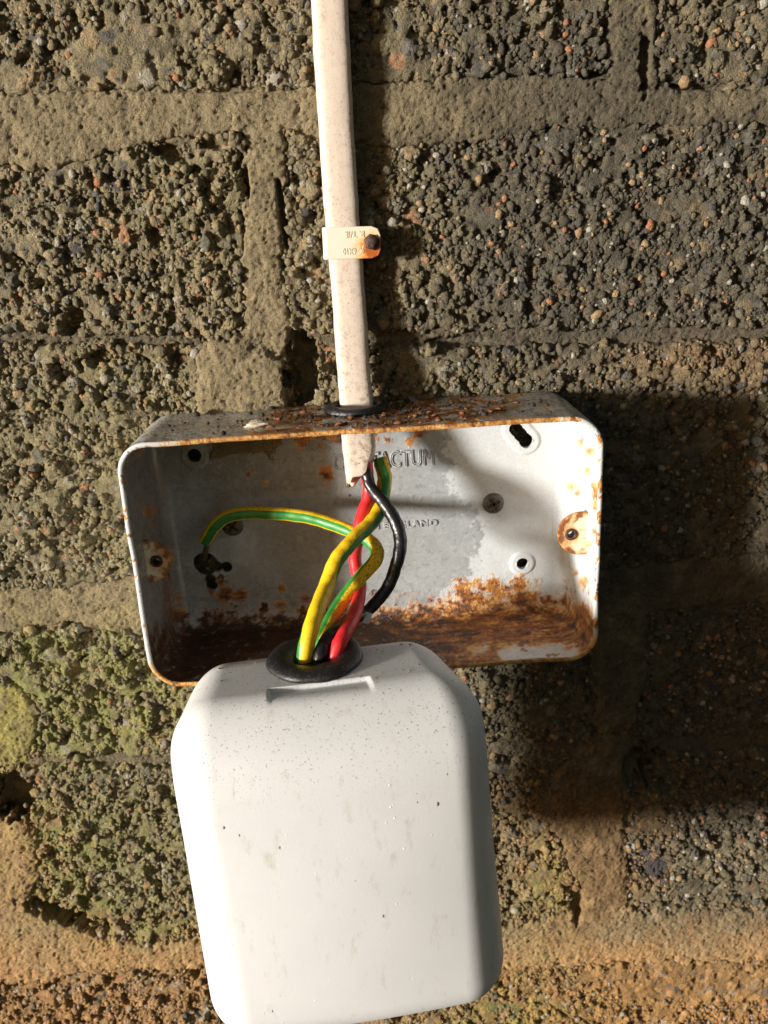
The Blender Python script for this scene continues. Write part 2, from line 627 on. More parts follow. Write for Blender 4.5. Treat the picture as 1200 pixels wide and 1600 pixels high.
HB = (1.1 * und - 0.6 + dome0 * (0.9 + 1.4 * hb_ + 1.6 * T0) * (1 - 0.6 * skim) + dome1 * (0.5 + 1.8 * cb + 1.5 * T1) * (1 - 0.8 * skim) + dome2 * (0.25 + 0.7 * da + 0.6 * T2) * (1 - 0.75 * skim)
      + dome3 * (0.1 + 0.35 * eb + 0.4 * T3) * (1 - 0.6 * skim) - (1.1 + 2.0 * sstep(0.6, 0.9, pit)) * sstep(0.25, 0.9, pit) * (1 - 0.75 * dome1) * (1 - 0.8 * skim)
      + 0.30 * fbm(xm / 1.0, zm / 1.0, 71, 2) * (1 - 0.5 * skim))
HB += 1.0 * skim
z_right = sstep(520, 800, PX + 60 * und)
HB *= 0.80 - 0.18 * z_right
HM = (LEVEL + 0.45 * fbm(xm / 9, zm / 9, 81, 3) + 0.30 * dome3 * (ea > 0.3) * ea + 0.20 * RNG.normal(size=XX.shape) * 0.75 + 0.12 * fbm(xm / 0.9, zm / 0.9, 91, 2) + 0.35 * fbm(xm / 3.5, zm / 2.5, 93, 2)
      + 0.22 * dome2 * (db > 0.8) - 0.6 * sstep(0.45, 0.8, fbm(xm / 2.2, zm / 2.2, 95, 3)))
HB += 0.07 * RNG.normal(size=XX.shape)
HM -= 0.28 * np.clip(1.5 - S_MM, 0, 6) * (LEVEL > 0.5)                # rounded shoulders
HOLES = [(330, 893, 60, 48, 0, 6.0), (304, 711, 26, 26, 0, 4.0), (815, 680, 34, 34, 0, 4.0), (815, 880, 26, 26, 0, 4.0), (472, 580, 26, 58, 0, 8.5), (22, 1245, 36, 36, 25, 9.0), (95, 1432, 62, 13, 19, 9.0), (268, 237, 36, 15, 15, 5.0),
         (384, 285, 7, 30, -6, 4.5), (1000, 1205, 30, 38, 20, 6.0), (935, 112, 30, 7, -12, 4.0), (330, 226, 26, 8, 10, 3.0),
         (440, 330, 6, 60, -7, 4.0), (112, 500, 18, 26, 25, 5.0), (240, 370, 20, 14, 40, 4.0), (155, 560, 26, 16, 0, 4.0),
         (640, 640, 130, 14, -2, 2.5), (1040, 1210, 60, 30, 10, 3.5), (905, 1420, 10, 26, 10, 4.0), (715, 535, 60, 10, 0, 3.0),
         (1010, 95, 10, 55, 2, 3.0), (1100, 135, 90, 6, 1, 3.0), (365, 140, 120, 3, -1, 2.0)]
OX, OZ = np.zeros_like(XX), np.zeros_like(XX)
for (cx, cy, rx, ry, ro, dp) in HOLES:
    e_ = sstep(1.12, 0.55, blob(cx, cy, rx, ry, ro, 0.4)) * (1 + 0.12 * dome2 + 0.1 * und)
    HB -= (1.15 if dp > 7 else 1.0) * dp * e_
    HM -= (1.15 if dp > 7 else 1.0) * dp * e_
    if dp >= 8:                                                       # undercut: the cavity is wider inside than at its mouth
        hc_ = at(cx, cy, 0)
        OX += (XX - hc_[0]) * 0.9 * np.clip(e_, 0, 1)
        OZ += (ZZ - hc_[2]) * 0.9 * np.clip(e_, 0, 1)
BUMPS = [(395, 520, 60, 30, 0, 1.0), (300, 285, 26, 16, 35, 2.6), (345, 285, 16, 14, 0, 1.8), (300, 345, 60, 60, 0, 1.4), (60, 800, 60, 60, 0, 1.0),
         (195, 1060, 24, 22, 0, 2.4), (225, 1130, 26, 24, 0, 2.2), (110, 990, 24, 20, 0, 2.2), (130, 1300, 18, 16, 0, 2.4),
         (320, 440, 34, 26, 0, 1.6), (835, 300, 40, 30, 0, 1.6)]
for (cx, cy, rx, ry, ro, dp) in BUMPS:
    HB += dp * sstep(1.1, 0.5, blob(cx, cy, rx, ry, ro))
HB_OUT = HB - 5.0 * sstep(-1.4, 1.6, S_MM)
HM_OUT = HM - 6.0 * sstep(-0.4, -2.4, S_MM)

# colours (stone, moss and stains, with light falloff painted in on the right)
n_lo = fbm(xm / 30, zm / 30, 401, 3)
n_md = fbm(xm / 7, zm / 7, 411, 4)


def zone(cx, cy, rx, ry, soft=0.7):
    return sstep(1.0 + soft, 1.0 - soft, np.hypot((PX - cx) / rx, (PY - cy) / ry) + 0.35 * n_lo + 0.25 * n_md)


z_falloff = z_right * np.maximum(zone(950, 330, 430, 420), zone(1150, 1050, 320, 380))  # dims brick and mortar colour to the right, as light falling off would
z_moss = np.maximum.reduce([1.1 * zone(90, 1085, 190, 130), 0.8 * zone(120, 1350, 150, 140), 0.6 * zone(210, 1440, 90, 70), 0.22 * zone(150, 760, 220, 220),
                            0.5 * zone(850, 1420, 60, 110), 0.6 * zone(790, 1590, 120, 50), 0.12 * zone(300, 330, 110, 110)])
z_ochre = np.maximum.reduce([zone(1050, 1580, 420, 110), zone(100, 1590, 300, 140), 0.6 * zone(20, 1350, 90, 140), 0.6 * zone(900, 1330, 110, 150), 0.3 * zone(1100, 570, 150, 40)])
base = np.zeros(XX.shape + (3,)) + np.array([0.215, 0.175, 0.096])
base = lerp3(base, (0.094, 0.081, 0.055), z_falloff)
base = lerp3(base, (0.36, 0.20, 0.07), 0.95 * z_ochre)
mossn = np.clip(z_moss * (0.62 + 1.0 * n_md), 0, 0.85)
mortar_c = np.zeros(XX.shape + (3,)) + np.array([0.255, 0.202, 0.114])
mortar_c = lerp3(mortar_c, (0.108, 0.090, 0.058), z_falloff)
mortar_c = lerp3(mortar_c, (0.50, 0.285, 0.115), 0.95 * z_ochre)
mortar_c = lerp3(mortar_c, (0.30, 0.26, 0.075), np.clip(0.55 * mossn + (0.55 + 0.5 * n_md) * zone(10, 1130, 60, 70, 0.5), 0, 1))
mortar_c *= (1 + 0.22 * n_md + 0.2 * fbm(xm / 0.7, zm / 0.7, 431, 2))[..., None]
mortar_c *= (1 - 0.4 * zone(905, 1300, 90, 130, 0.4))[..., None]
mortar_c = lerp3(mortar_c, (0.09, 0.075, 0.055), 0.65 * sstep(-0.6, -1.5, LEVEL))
stone = 0.72 + 0.55 * da
stone = np.where(dome1 > 0.15, 0.75 + 0.5 * cb, stone)
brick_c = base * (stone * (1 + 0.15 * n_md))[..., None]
pick = np.where(dome1 > 0.15, ca * 7.13 % 1.0, db)
oneOf = (dome1 > 0.15) | (dome2 > 0.3)
brick_c = lerp3(brick_c, (0.38, 0.17, 0.085), (1 - 0.6 * z_right) * 0.75 * (oneOf & (pick < 0.013)))
brick_c = lerp3(brick_c, (0.36, 0.24, 0.12), (1 - 0.6 * z_right) * 0.7 * (oneOf & (pick > 0.03) & (pick < 0.075)))
brick_c = lerp3(brick_c, (0.40, 0.37, 0.31), (1 - 0.6 * z_right) * 0.7 * (oneOf & (pick > 0.08) & (pick < 0.12)))
brick_c = lerp3(brick_c, (0.10, 0.10, 0.095), 0.7 * (oneOf & (pick > 0.13) & (pick < 0.20)))
brick_c = lerp3(brick_c, (0.225, 0.235, 0.05), 0.85 * mossn)
slag = np.maximum.reduce([sstep(1.1, 0.7, blob(*b)) for b in ((186, 282, 22, 18), (112, 385, 26, 22), (480, 332, 18, 12), (1010, 1350, 40, 30), (110, 240, 20, 10))])
brick_c = lerp3(brick_c, (0.045, 0.038, 0.045), 0.9 * slag)
HB_OUT += slag * 0.6 * fbm(xm / 1.2, zm / 1.2, 99, 2)
brick_c = np.clip(brick_c, 0.01, 0.85)
mortar_c = np.clip(mortar_c, 0.01, 0.85)

wall = thing("concrete_brick_wall", "rough weathered concrete brick wall with sandy mortar joints and green moss, behind the metal box", "wall", (0, WALL_Y, -0.25))


def wall_mesh(name, H, keep, colour, mat):
    V = np.stack([XX + OX, WALL_Y - H / 1000.0, ZZ + OZ], -1).reshape(-1, 3)
    F = grid_faces(keep)
    V, F, at_ = compact(V, F, {"Col": colour.reshape(-1, 3)})
    return mesh_np(name, V, F, [mat], smooth=False, attrs=at_)


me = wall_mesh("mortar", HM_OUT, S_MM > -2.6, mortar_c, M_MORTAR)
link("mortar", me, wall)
# solid core behind the faces
bm = bmesh.new()
bmesh.ops.create_cube(bm, size=1.0)
for v in bm.verts:
    v.co = Vector(((xs[0] + xs[-1]) / 2 + v.co.x * (xs[-1] - xs[0]), WALL_Y + 0.062 + v.co.y * 0.1, (zs[0] + zs[-1]) / 2 + v.co.z * (zs[-1] - zs[0])))
bm_to_obj("wall_core", bm, simple_material("rough_concrete_core", (0.16, 0.14, 0.10), 0.9), wall, False)

# loose-looking stones bedded in the brick faces
PEB_COLS = [(0.24, 0.205, 0.135), (0.19, 0.175, 0.135), (0.36, 0.17, 0.09), (0.29, 0.205, 0.115), (0.33, 0.30, 0.24), (0.10, 0.10, 0.095)]
PEB_MATS = [pebble_material("pebble_stone", c) for c in PEB_COLS]
prng = np.random.default_rng(5)
PEB_SHAPES = []
for k in range(6):
    V, F = ico(2, prng, 0.1)
    PEB_SHAPES.append((V, F))
PEB_MESH = {}


def pebble_mesh(shape, colour):
    if (shape, colour) not in PEB_MESH:
        V, F = PEB_SHAPES[shape]
        PEB_MESH[(shape, colour)] = mesh_np("pebble", V, F, [PEB_MATS[colour]])
    return PEB_MESH[(shape, colour)]


small_shapes = [ico(1, prng, 0.27) for _ in range(10)]
for bid in np.unique(BRICK_ID):
    sel = BRICK_ID == bid
    keep = sel & (S_MM < 2.2)
    if keep.sum() < 400:
        continue
    inview = keep & (PX > -20) & (PX < 1220) & (PY > -20) & (PY < 1620)
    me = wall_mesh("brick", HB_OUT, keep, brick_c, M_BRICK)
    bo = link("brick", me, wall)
    # small aggregate, joined
    free = np.argwhere(inview & (S_MM < -0.9) & (skim < 0.5))
    if len(free) < 500:
        continue
    nsm = int(len(free) * 0.138)
    pk = free[prng.choice(len(free), nsm, replace=False)]
    VV, FF, CC = [], [], []
    off = 0
    for (iz, ix) in pk:
        V, F = small_shapes[prng.integers(10)]
        r = float(np.clip(prng.lognormal(-0.26, 0.42), 0.36, 2.1)) / 1000.0
        an = prng.uniform(0, 6.28, 3)
        Rm = np.array(Matrix.Rotation(an[0], 3, 'X') @ Matrix.Rotation(an[1], 3, 'Y') @ Matrix.Rotation(an[2], 3, 'Z'))
        P = V @ Rm.T * r
        P[:, 1] *= 0.8
        P = P + np.array([XX[iz, ix], WALL_Y - HB_OUT[iz, ix] / 1000.0 + 0.15 * r, ZZ[iz, ix]])
        u = prng.random()
        c = base[iz, ix] * prng.uniform(0.65, 1.3)
        mo = mossn[iz, ix]
        if u < 0.014:
            c = np.array([0.38, 0.17, 0.085])
        elif u < 0.07:
            c = np.array([0.34, 0.23, 0.12])
        elif u < 0.11:
            c = np.array([0.38, 0.35, 0.29])
        elif u < 0.15:
            c = np.array([0.105, 0.100, 0.088])
        c = c * (1 - 0.75 * mo) + 0.75 * mo * np.array([0.215, 0.215, 0.05]) * prng.uniform(0.7, 1.4)
        VV.append(P)
        FF.append(F + off)
        CC.append(np.repeat(c[None], len(P), 0))
        off += len(P)
    me = mesh_np("aggregate", np.vstack(VV), np.vstack(FF), [M_BRICK], smooth=False, attrs={"Col": np.vstack(CC)})
    link("aggregate", me, bo, kind="stuff")
    # the stones big enough to pick out
    nbig = int(len(free) / 1500)
    big = free[prng.choice(len(free), nbig, replace=False)]
    for (iz, ix) in big:
        u = prng.random()
        ci = 2 if u < 0.06 else 3 if u < 0.16 else 4 if u < 0.22 else 5 if u < 0.36 else 1 if z_falloff[iz, ix] > 0.5 else 0
        p = link("pebble", pebble_mesh(int(prng.integers(6)), ci), bo)
        r = prng.uniform(1.3, 2.4) / 1000.0 * (0.75 if ci == 2 else 1.0)
        p.location = (XX[iz, ix], WALL_Y - HB_OUT[iz, ix] / 1000.0 + 0.35 * r, ZZ[iz, ix])
        p.scale = (r, r * 0.8, r * prng.uniform(0.7, 1.1))
        p.rotation_euler = (0, prng.uniform(0, 6.28), 0)

# ------------------------------------------------------------------ THE STEEL BOX
W, H, D = 0.140, 0.0786, 0.0378
T = 0.0015
RC = 0.0095
box = thing("metal_back_box", "open white painted steel back box with rusty edges, screwed to the concrete brick wall", "metal box", (0, 0, 0))


def rrect(w, h, r, n):
    """n points of a rounded rectangle, evenly spaced, starting mid-top"""
    segs = []
    w2, h2 = w / 2, h / 2
    cs = [((w2 - r, h2 - r), 90, 0), ((w2 - r, -h2 + r), 0, -90), ((-w2 + r, -h2 + r), -90, -180), ((-w2 + r, h2 - r), 180, 90)]
    pts = [(0, h2)]
    for (c, a0, a1) in cs:
        for a in np.linspace(a0, a1, 25):
            pts.append((c[0] + r * math.cos(math.radians(a)), c[1] + r * math.sin(math.radians(a))))
    pts.append((0, h2))
    pts = np.array(pts)
    L = np.concatenate([[0], np.cumsum(np.hypot(*np.diff(pts, axis=0).T))])
    t = np.linspace(0, L[-1], n, endpoint=False)
    return np.stack([np.interp(t, L, pts[:, 0]), np.interp(t, L, pts[:, 1])], 1)


RUST_SPOTS = [(510, 740, 12), (400, 688, 12), (388, 742, 7), (345, 905, 11), (352, 930, 14), (378, 930, 12), (330, 925, 8), (415, 755, 5), (440, 918, 8), (478, 935, 9),
              (440, 945, 10), (395, 735, 4), (232, 800, 10), (240, 815, 6), (722, 920, 16), (770, 915, 14), (812, 915, 16), (780, 925, 12), (820, 935, 18), (745, 910, 8),
              (893, 760, 9), (902, 770, 7), (908, 690, 8), (920, 705, 9), (918, 735, 7), (900, 895, 6), (912, 910, 10), (935, 770, 12), (933, 790, 10), (928, 760, 8), (916, 850, 8),
              (600, 925, 8), (500, 700, 9), (560, 690, 9), (278, 935, 9), (280, 960, 14), (292, 700, 5), (216, 705, 8), (265, 870, 9), (905, 960, 18), (930, 830, 7),
              (640, 690, 8), (655, 678, 10), (475, 690, 12), (520, 683, 10)]


def box_paint(P, kind):
    """colour and rust of painted steel at world points"""
    px, py = to_px(P)
    xm_, zm_, ym_ = P[:, 0] * 1000, P[:, 2] * 1000, -P[:, 1] * 1000
    side_ = (np.abs(xm_) - W * 500) > (np.abs(zm_) - H * 500)          # unfold the tray so that stains run round its corners
    a = xm_ + np.sign(xm_) * (ym_ - T * 1000) * side_
    b = zm_ + np.sign(zm_) * (ym_ - T * 1000) * ~side_
    nz = fbm(a / 5, b / 5, 501, 5, 0.6)
    nf = fbm(a / 1.5, b / 1.5, 511, 4, 0.6)
    nl = fbm(a / 16, b / 16, 521, 3)
    rust = np.zeros(len(P))
    if kind == 'in':
        yb = np.interp(px, [200, 250, 300, 330, 420, 520, 600, 680, 720, 760, 830, 880, 940], [1000, 990, 968, 955, 958, 950, 945, 942, 930, 924, 926, 940, 965])
        rust = sstep(-24, 34, py - yb + 26 * nz + 7 * nf)
        keepw = np.minimum(sstep(700, 770, px), sstep(925, 890, px)) * sstep(996, 1014, py + 8 * nz)
        rust *= 1 - 0.85 * keepw * sstep(-0.3, 0.2, nl + 0.4)
        rust = np.maximum(rust, 0.55 * sstep(0.18, 0.5, nz - 0.1) * sstep(880, 930, py) * sstep(700, 740, px))
        seam = sstep(12, 3, np.abs(px - np.interp(py, [810, 980], [259, 262]))) * sstep(800, 900, py)
        rust = np.maximum(rust, 0.55 * seam * sstep(-0.2, 0.3, nf))
        # strip under the top lip
        rust = np.maximum(rust, 0.6 * sstep(0.1, 0.5, nz + 0.1) * sstep(702, 684, py) * sstep(420, 470, px) * sstep(700, 640, px))
    elif kind == 'out':
        rust = sstep(0.0, 0.5, nz + 0.35) * sstep(380, 470, px + 50 * nl) * sstep(850, 740, px + 60 * nl)
        rust = np.maximum(rust, 0.9 * sstep(-6, 6, nf * 14 - (H * 500 - 3 - zm_) * 0)) * 1.0 if False else rust
        rust *= sstep(0.02, 0.033, P[:, 2])
        rust = np.maximum(rust, 0.75 * sstep(0.15, 0.5, nz) * sstep(-0.02, -0.034, P[:, 2]))
        rust = np.maximum(rust, 0.7 * sstep(0.25, 0.6, nf) * 0.4)
    elif kind == 'lip':
        top = sstep(0.036, 0.0385, P[:, 2]) * sstep(205, 330, px) * sstep(925, 850, px)
        bot = sstep(-0.026, -0.035, P[:, 2])
        rust = np.maximum(0.8 * top * sstep(-0.9, -0.3, nz + 0.25), bot * sstep(-0.9, -0.3, nz + 0.3) * 0.6)
        side = sstep(0.3, 0.55, nz + 0.25 * (px > 600)) * 0.8
        rust = np.maximum(rust, side)
        rust = np.maximum(rust, 0.5 * sstep(0.0, 0.5, nz) * (px < 280) * sstep(930, 1020, py))
    for (cx, cy, r) in RUST_SPOTS:
        if kind == 'in':
            d = np.hypot(px - cx, py - cy) / r
            rust = np.maximum(rust, sstep(1.3, 0.35, d + 0.55 * nf + 0.4 * nz) * (0.55 if r < 11 else 0.8))
    rust = np.clip(rust, 0, 1)
    # paint: clean on the right, dulled by a grey film of dirt left of a ragged edge; shade painted on the left inner side
    col = np.zeros((len(P), 3)) + np.array([0.56, 0.585, 0.60])
    if kind == 'in':
        xf = np.interp(py, [640, 700, 745, 780, 800, 840, 870, 900, 930], [690, 702, 702, 718, 742, 752, 742, 728, 680])
        film_shade = sstep(5, -5, px - xf + 17 * nz + 9 * nf)
        film_shade *= sstep(965, 930, py + 20 * nz)
        film_shade = np.maximum(film_shade, 0.95 * sstep(330, 250, px))  # carried over the left inner side to paint its shade
        film_shade = np.clip(film_shade * (0.95 + 0.2 * nl), 0, 1)
        col = lerp3(col, (0.33, 0.345, 0.355), film_shade)
        col = lerp3(col, (0.25, 0.235, 0.20), 0.5 * film_shade * sstep(600, 380, px) * sstep(-0.3, 0.4, nl))
        col = lerp3(col, (0.19, 0.20, 0.205), 0.9 * sstep(-64.5, -66.5, xm_ + 0.3 * nz))  # left inner side painted darker still, as if in shade
        white = film_shade * sstep(0.42, 0.62, nf + 0.5 * nz)
        col = lerp3(col, (0.5, 0.5, 0.48), 0.4 * white)
        grime = sstep(0.3, 0.6, fbm(a / 2.2, b / 2.2, 571, 4) + 0.2 * sstep(900, 960, py)) * film_shade
        col = lerp3(col, (0.16, 0.145, 0.12), 0.35 * grime)
    if kind == 'out':
        col = lerp3(col, (0.36, 0.355, 0.33), (0.6 + 0.4 * sstep(-0.3, 0.4, nl + nz * 0.5)) * 0.9 * (P[:, 2] > 0.02))
        col = lerp3(col, (0.07, 0.055, 0.04), sstep(0.3, 0.5, nf + 0.2 * nz) * 0.9 * (P[:, 2] > 0.03))
    tint = sstep(0.02, 0.62, rust)
    deep = np.clip(rust + 0.42 * nf + 0.4 * nz + (0.18 if kind == 'in' else -0.25), 0, 1.35)
    if kind == 'in':
        deep = np.clip(deep + 0.45 * fbm(a / 9, b / 2.4, 651, 4, 0.6) - 0.30 * sstep(640, 760, px), 0, 1.35)
    rc = np.zeros((len(P), 3)) + np.array([0.70, 0.40, 0.12])
    rc = lerp3(rc, (0.48, 0.19, 0.04), sstep(0.15, 0.45, deep))
    rc = lerp3(rc, (0.22, 0.072, 0.02), sstep(0.5, 0.95, deep))
    rc = lerp3(rc, (0.05, 0.022, 0.012), sstep(0.95, 1.3, deep))
    if kind == 'in':
        dark = sstep(700, 560, px) * sstep(940, 985, py)
        rc = lerp3(rc, (0.04, 0.020, 0.012), 0.8 * dark)
        rc = lerp3(rc, (0.42, 0.37, 0.28), 0.5 * sstep(0.55, 0.8, fbm(a / 3.3, b / 3.3, 599, 4, 0.65)))
    if kind == 'lip':
        rc = lerp3(rc, (0.62, 0.40, 0.13), 0.5 * sstep(0.2, -0.3, nf))
    col = lerp3(col, rc[..., :], np.ones(len(P))) * tint[:, None] + col * (1 - tint[:, None])
    return np.clip(col, 0.006, 0.9), rust


VV, FF, AC, AR = [], [], [], []
voff = 0


def add_chunk(V, F, kind):
    global voff
    c, r = box_paint(V, kind)
    VV.append(V)
    FF.append(F + voff)
    AC.append(c)
    AR.append(r)
    voff += len(V)


def loft(rings):
    m, n = len(rings), len(rings[0])
    V = np.vstack(rings)
    F = []
    i = np.arange(n)
    j = (i + 1) % n
    for k in range(m - 1):
        F.append(np.stack([k * n + i, k * n + j, (k + 1) * n + j, (k + 1) * n + i], 1))
    return V, np.vstack(F)


NP_ = 900
RF = 0.0048
lipwave = lambda p: 0.00025 * np.sin(p[:, 0] * 90) + 0.0002 * np.sin(p[:, 0] * 210 + 1) + 0.0002 * np.sin(p[:, 1] * 160)


def ring_at(inset, y):
    p = rrect(W - 2 * inset, H - 2 * inset, max(RC - inset, 0.0008), NP_)
    ew = lipwave(p) * np.clip((y - 0.02) / 0.018, 0, 1)
    dent = 0.0004 * fbm(p[:, 0] * 40, p[:, 1] * 40 + y * 60, 611, 2)
    nrm = p / np.maximum(np.hypot(p[:, 0], p[:, 1])[:, None], 1e-6)
    q = p - nrm * dent[:, None] * (1 if y > 0.004 else 0)
    return np.stack([q[:, 0], -y + 0 * ew - ew, q[:, 1]], 1)


def near_cut(V, F, c, r, axes):
    """drop the faces whose middle lies within r of c"""
    m_ = V[F].mean(1)
    d = np.hypot(m_[:, axes[0]] - c[0], m_[:, axes[1]] - c[1])
    return d > r


CABLE_HOLE = (-0.0010, -0.0115, 0.0078)          # x, y, radius of the entry in the top side
rings = [ring_at(0, 0.0 + y) for y in np.linspace(0.0, D - 0.0005, 32)]
V, F = loft(rings)
m_ = V[F].mean(1)
F = F[~((m_[:, 2] > 0.03) & (np.hypot(m_[:, 0] - CABLE_HOLE[0], m_[:, 1] - CABLE_HOLE[1]) < CABLE_HOLE[2]))]
add_chunk(V, F, 'out')
rings = [ring_at(T / 2 - T / 2 * math.cos(a), D - 0.0005 + 0.0005 * math.sin(a)) for a in np.linspace(0, math.pi, 7)]
V, F = loft(rings)
add_chunk(V, F, 'lip')
rings = [ring_at(T, y) for y in np.linspace(D - 0.0005, T + RF, 56)]
rings += [ring_at(T + RF - RF * math.cos(a), T + RF - RF * math.sin(a) + 0.00003) for a in np.linspace(0.1, math.pi / 2, 14)]
V, F = loft(rings)
m_ = V[F].mean(1)
F = F[~((m_[:, 2] > 0.03) & (np.hypot(m_[:, 0] - CABLE_HOLE[0], m_[:, 1] - CABLE_HOLE[1]) < CABLE_HOLE[2]))]
add_chunk(V, F[:, ::-1], 'in')
# back plate with its holes and pressed rings
hx = []
for (px_, py_, r_) in ((304, 711, 2.3), (816, 880, 2.1)):
    p = at(px_, py_, T * 1000)
    hx.append((p[0], p[2], r_ / 1000, 0))
pa, pb = at(806, 670, T * 1000), at(822, 689, T * 1000)
for t_ in np.linspace(0, 1, 9):
    q = pa + (pb - pa) * t_
    hx.append((q[0], q[2], 0.00235, 1))
for (px_, py_, r_) in ((321, 881, 4.2), (339, 885, 2.0), (354, 886, 1.95), (329, 905, 1.9), (331, 914, 1.95)):
    p = at(px_, py_, T * 1000)
    hx.append((p[0], p[2], r_ / 1000, 2))
gx = np.arange(-W / 2 + T + RF - 0.0007, W / 2 - T - RF + 0.0008, 0.00034)
gz = np.arange(-H / 2 + T + RF - 0.0007, H / 2 - T - RF + 0.0008, 0.00034)
GX, GZ = np.meshgrid(gx, gz)
hgt = 0.00018 * fbm(GX * 60, GZ * 60, 631, 3)
for gi in (0, 1):
    sd = np.full(GX.shape, 9.0)
    for (cx, cz, r, g) in hx:
        if g == gi:
            sd = np.minimum(sd, np.hypot(GX - cx, GZ - cz) - r)
    hgt += 0.00055 * sstep(0.0026, 0.0016, sd)
keep = np.ones(GX.shape, bool)
sx, sz = GX.copy(), GZ.copy()
for (cx, cz, r, g) in hx:
    d = np.hypot(GX - cx, GZ - cz)
    keep &= d > r - 0.00024
for (cx, cz, r, g) in hx:
    d = np.hypot(GX - cx, GZ - cz)
    snap = (np.abs(d - r) < 0.00026)
    sx = np.where(snap, cx + (GX - cx) / d * r, sx)
    sz = np.where(snap, cz + (GZ - cz) / d * r, sz)
Vp = np.stack([sx, -T - hgt, sz], -1).reshape(-1, 3)
Fp = grid_faces(keep)
edge_v = np.zeros(len(Vp), bool)
# thickness of the holes' edges: a second, deeper sheet joined by short walls
used = np.zeros(len(Vp), int)
np.add.at(used, Fp.ravel(), 1)
lo = grid_faces(keep)
eds = np.concatenate([Fp[:, [0, 1]], Fp[:, [1, 2]], Fp[:, [2, 3]], Fp[:, [3, 0]]])
key = np.sort(eds, 1)
uk, inv, cnt = np.unique(key[:, 0].astype(np.int64) * len(Vp) + key[:, 1], return_inverse=True, return_counts=True)
be = eds[cnt[inv] == 1]
mid = Vp[be].mean(1)
near = np.zeros(len(be), bool)
for (cx, cz, r, g) in hx:
    near |= np.hypot(mid[:, 0] - cx, mid[:, 2] - cz) < r + 0.0006
be = be[near]
Vl = Vp[be].reshape(-1, 3)
Vb = Vl.copy()
Vb[:, 1] = -0.0001
Vh = np.vstack([Vl, Vb])
n_ = len(be)
i2 = np.arange(n_)
Fh = np.stack([2 * i2, 2 * i2 + 1, 2 * n_ + 2 * i2 + 1, 2 * n_ + 2 * i2], 1)
V1, F1, _ = compact(Vp, Fp, {})
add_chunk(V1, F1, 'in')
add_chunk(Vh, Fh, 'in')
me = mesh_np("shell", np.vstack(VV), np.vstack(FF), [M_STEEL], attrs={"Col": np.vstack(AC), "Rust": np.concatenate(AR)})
link("shell", me, box)


# raised lettering pressed in the back plate
def text_mesh(body, size, extrude, bevel, sx_=1.0):
    cu = bpy.data.curves.new("lettering", 'FONT')
    cu.body = body
    cu.size = size
    cu.align_x, cu.align_y = 'CENTER', 'CENTER'
    cu.extrude = extrude
    cu.bevel_depth = bevel
    cu.bevel_resolution = 1
    cu.resolution_u = 4
    o = bpy.data.objects.new("lettering", cu)
    COL.objects.link(o)
    dg = bpy.context.evaluated_depsgraph_get()
    me = bpy.data.meshes.new_from_object(o.evaluated_get(dg))
    bpy.data.objects.remove(o)
    return me


M_FILM = simple_material("dulled_grey_paint", (0.38, 0.39, 0.395), 0.3, 0.1, 500, 0.12)


def outline_text(body, size, px_, py_, ymm, parent, mat, width, tilt=0.0, wide=1.0, flip=0.0, r_line=0.00021):
    """letters formed by a thin raised bead along their outlines"""
    cu = bpy.data.curves.new("lettering", 'FONT')
    cu.body = body
    cu.size = size
    cu.align_x, cu.align_y = 'CENTER', 'CENTER'
    cu.fill_mode = 'NONE'
    cu.bevel_depth = r_line
    cu.bevel_resolution = 1
    cu.resolution_u = 3
    o = bpy.data.objects.new("lettering", cu)
    COL.objects.link(o)
    dg = bpy.context.evaluated_depsgraph_get()
    me = bpy.data.meshes.new_from_object(o.evaluated_get(dg))
    bpy.data.objects.remove(o)
    co = np.empty(len(me.vertices) * 3, np.float32)
    me.vertices.foreach_get("co", co)
    co = co.reshape(-1, 3)
    ext = co[:, 0].max() - co[:, 0].min()
    k = width / ext
    p = at(px_, py_, ymm)
    a = math.radians(tilt + flip)
    x, y, z = co[:, 0] * k, co[:, 1] * wide, co[:, 2]
    out = np.stack([p[0] + x * math.cos(a) - y * math.sin(a), p[1] - z, p[2] + x * math.sin(a) + y * math.cos(a)], 1)
    me.vertices.foreach_set("co", np.ascontiguousarray(out, np.float32).ravel())
    me.materials.clear()
    me.materials.append(mat)
    for pl in me.polygons:
        pl.use_smooth = True
    me.update()
    return link("lettering", me, parent)


ymm_ = T * 1000 + 0.22
outline_text("CONTACTUM", 0.0078, 599, 720, ymm_, box, M_FILM, abs(at(678, 720, ymm_)[0] - at(520, 720, ymm_)[0]))
outline_text("MADE IN ENGLAND", 0.0032, 602, 822, ymm_, box, M_FILM, abs(at(684, 818, ymm_)[0] - at(520, 818, ymm_)[0]), r_line=0.00016)
outline_text("BS", 0.0050, 497, 698, ymm_, box, M_FILM, 0.0075, r_line=0.00017)


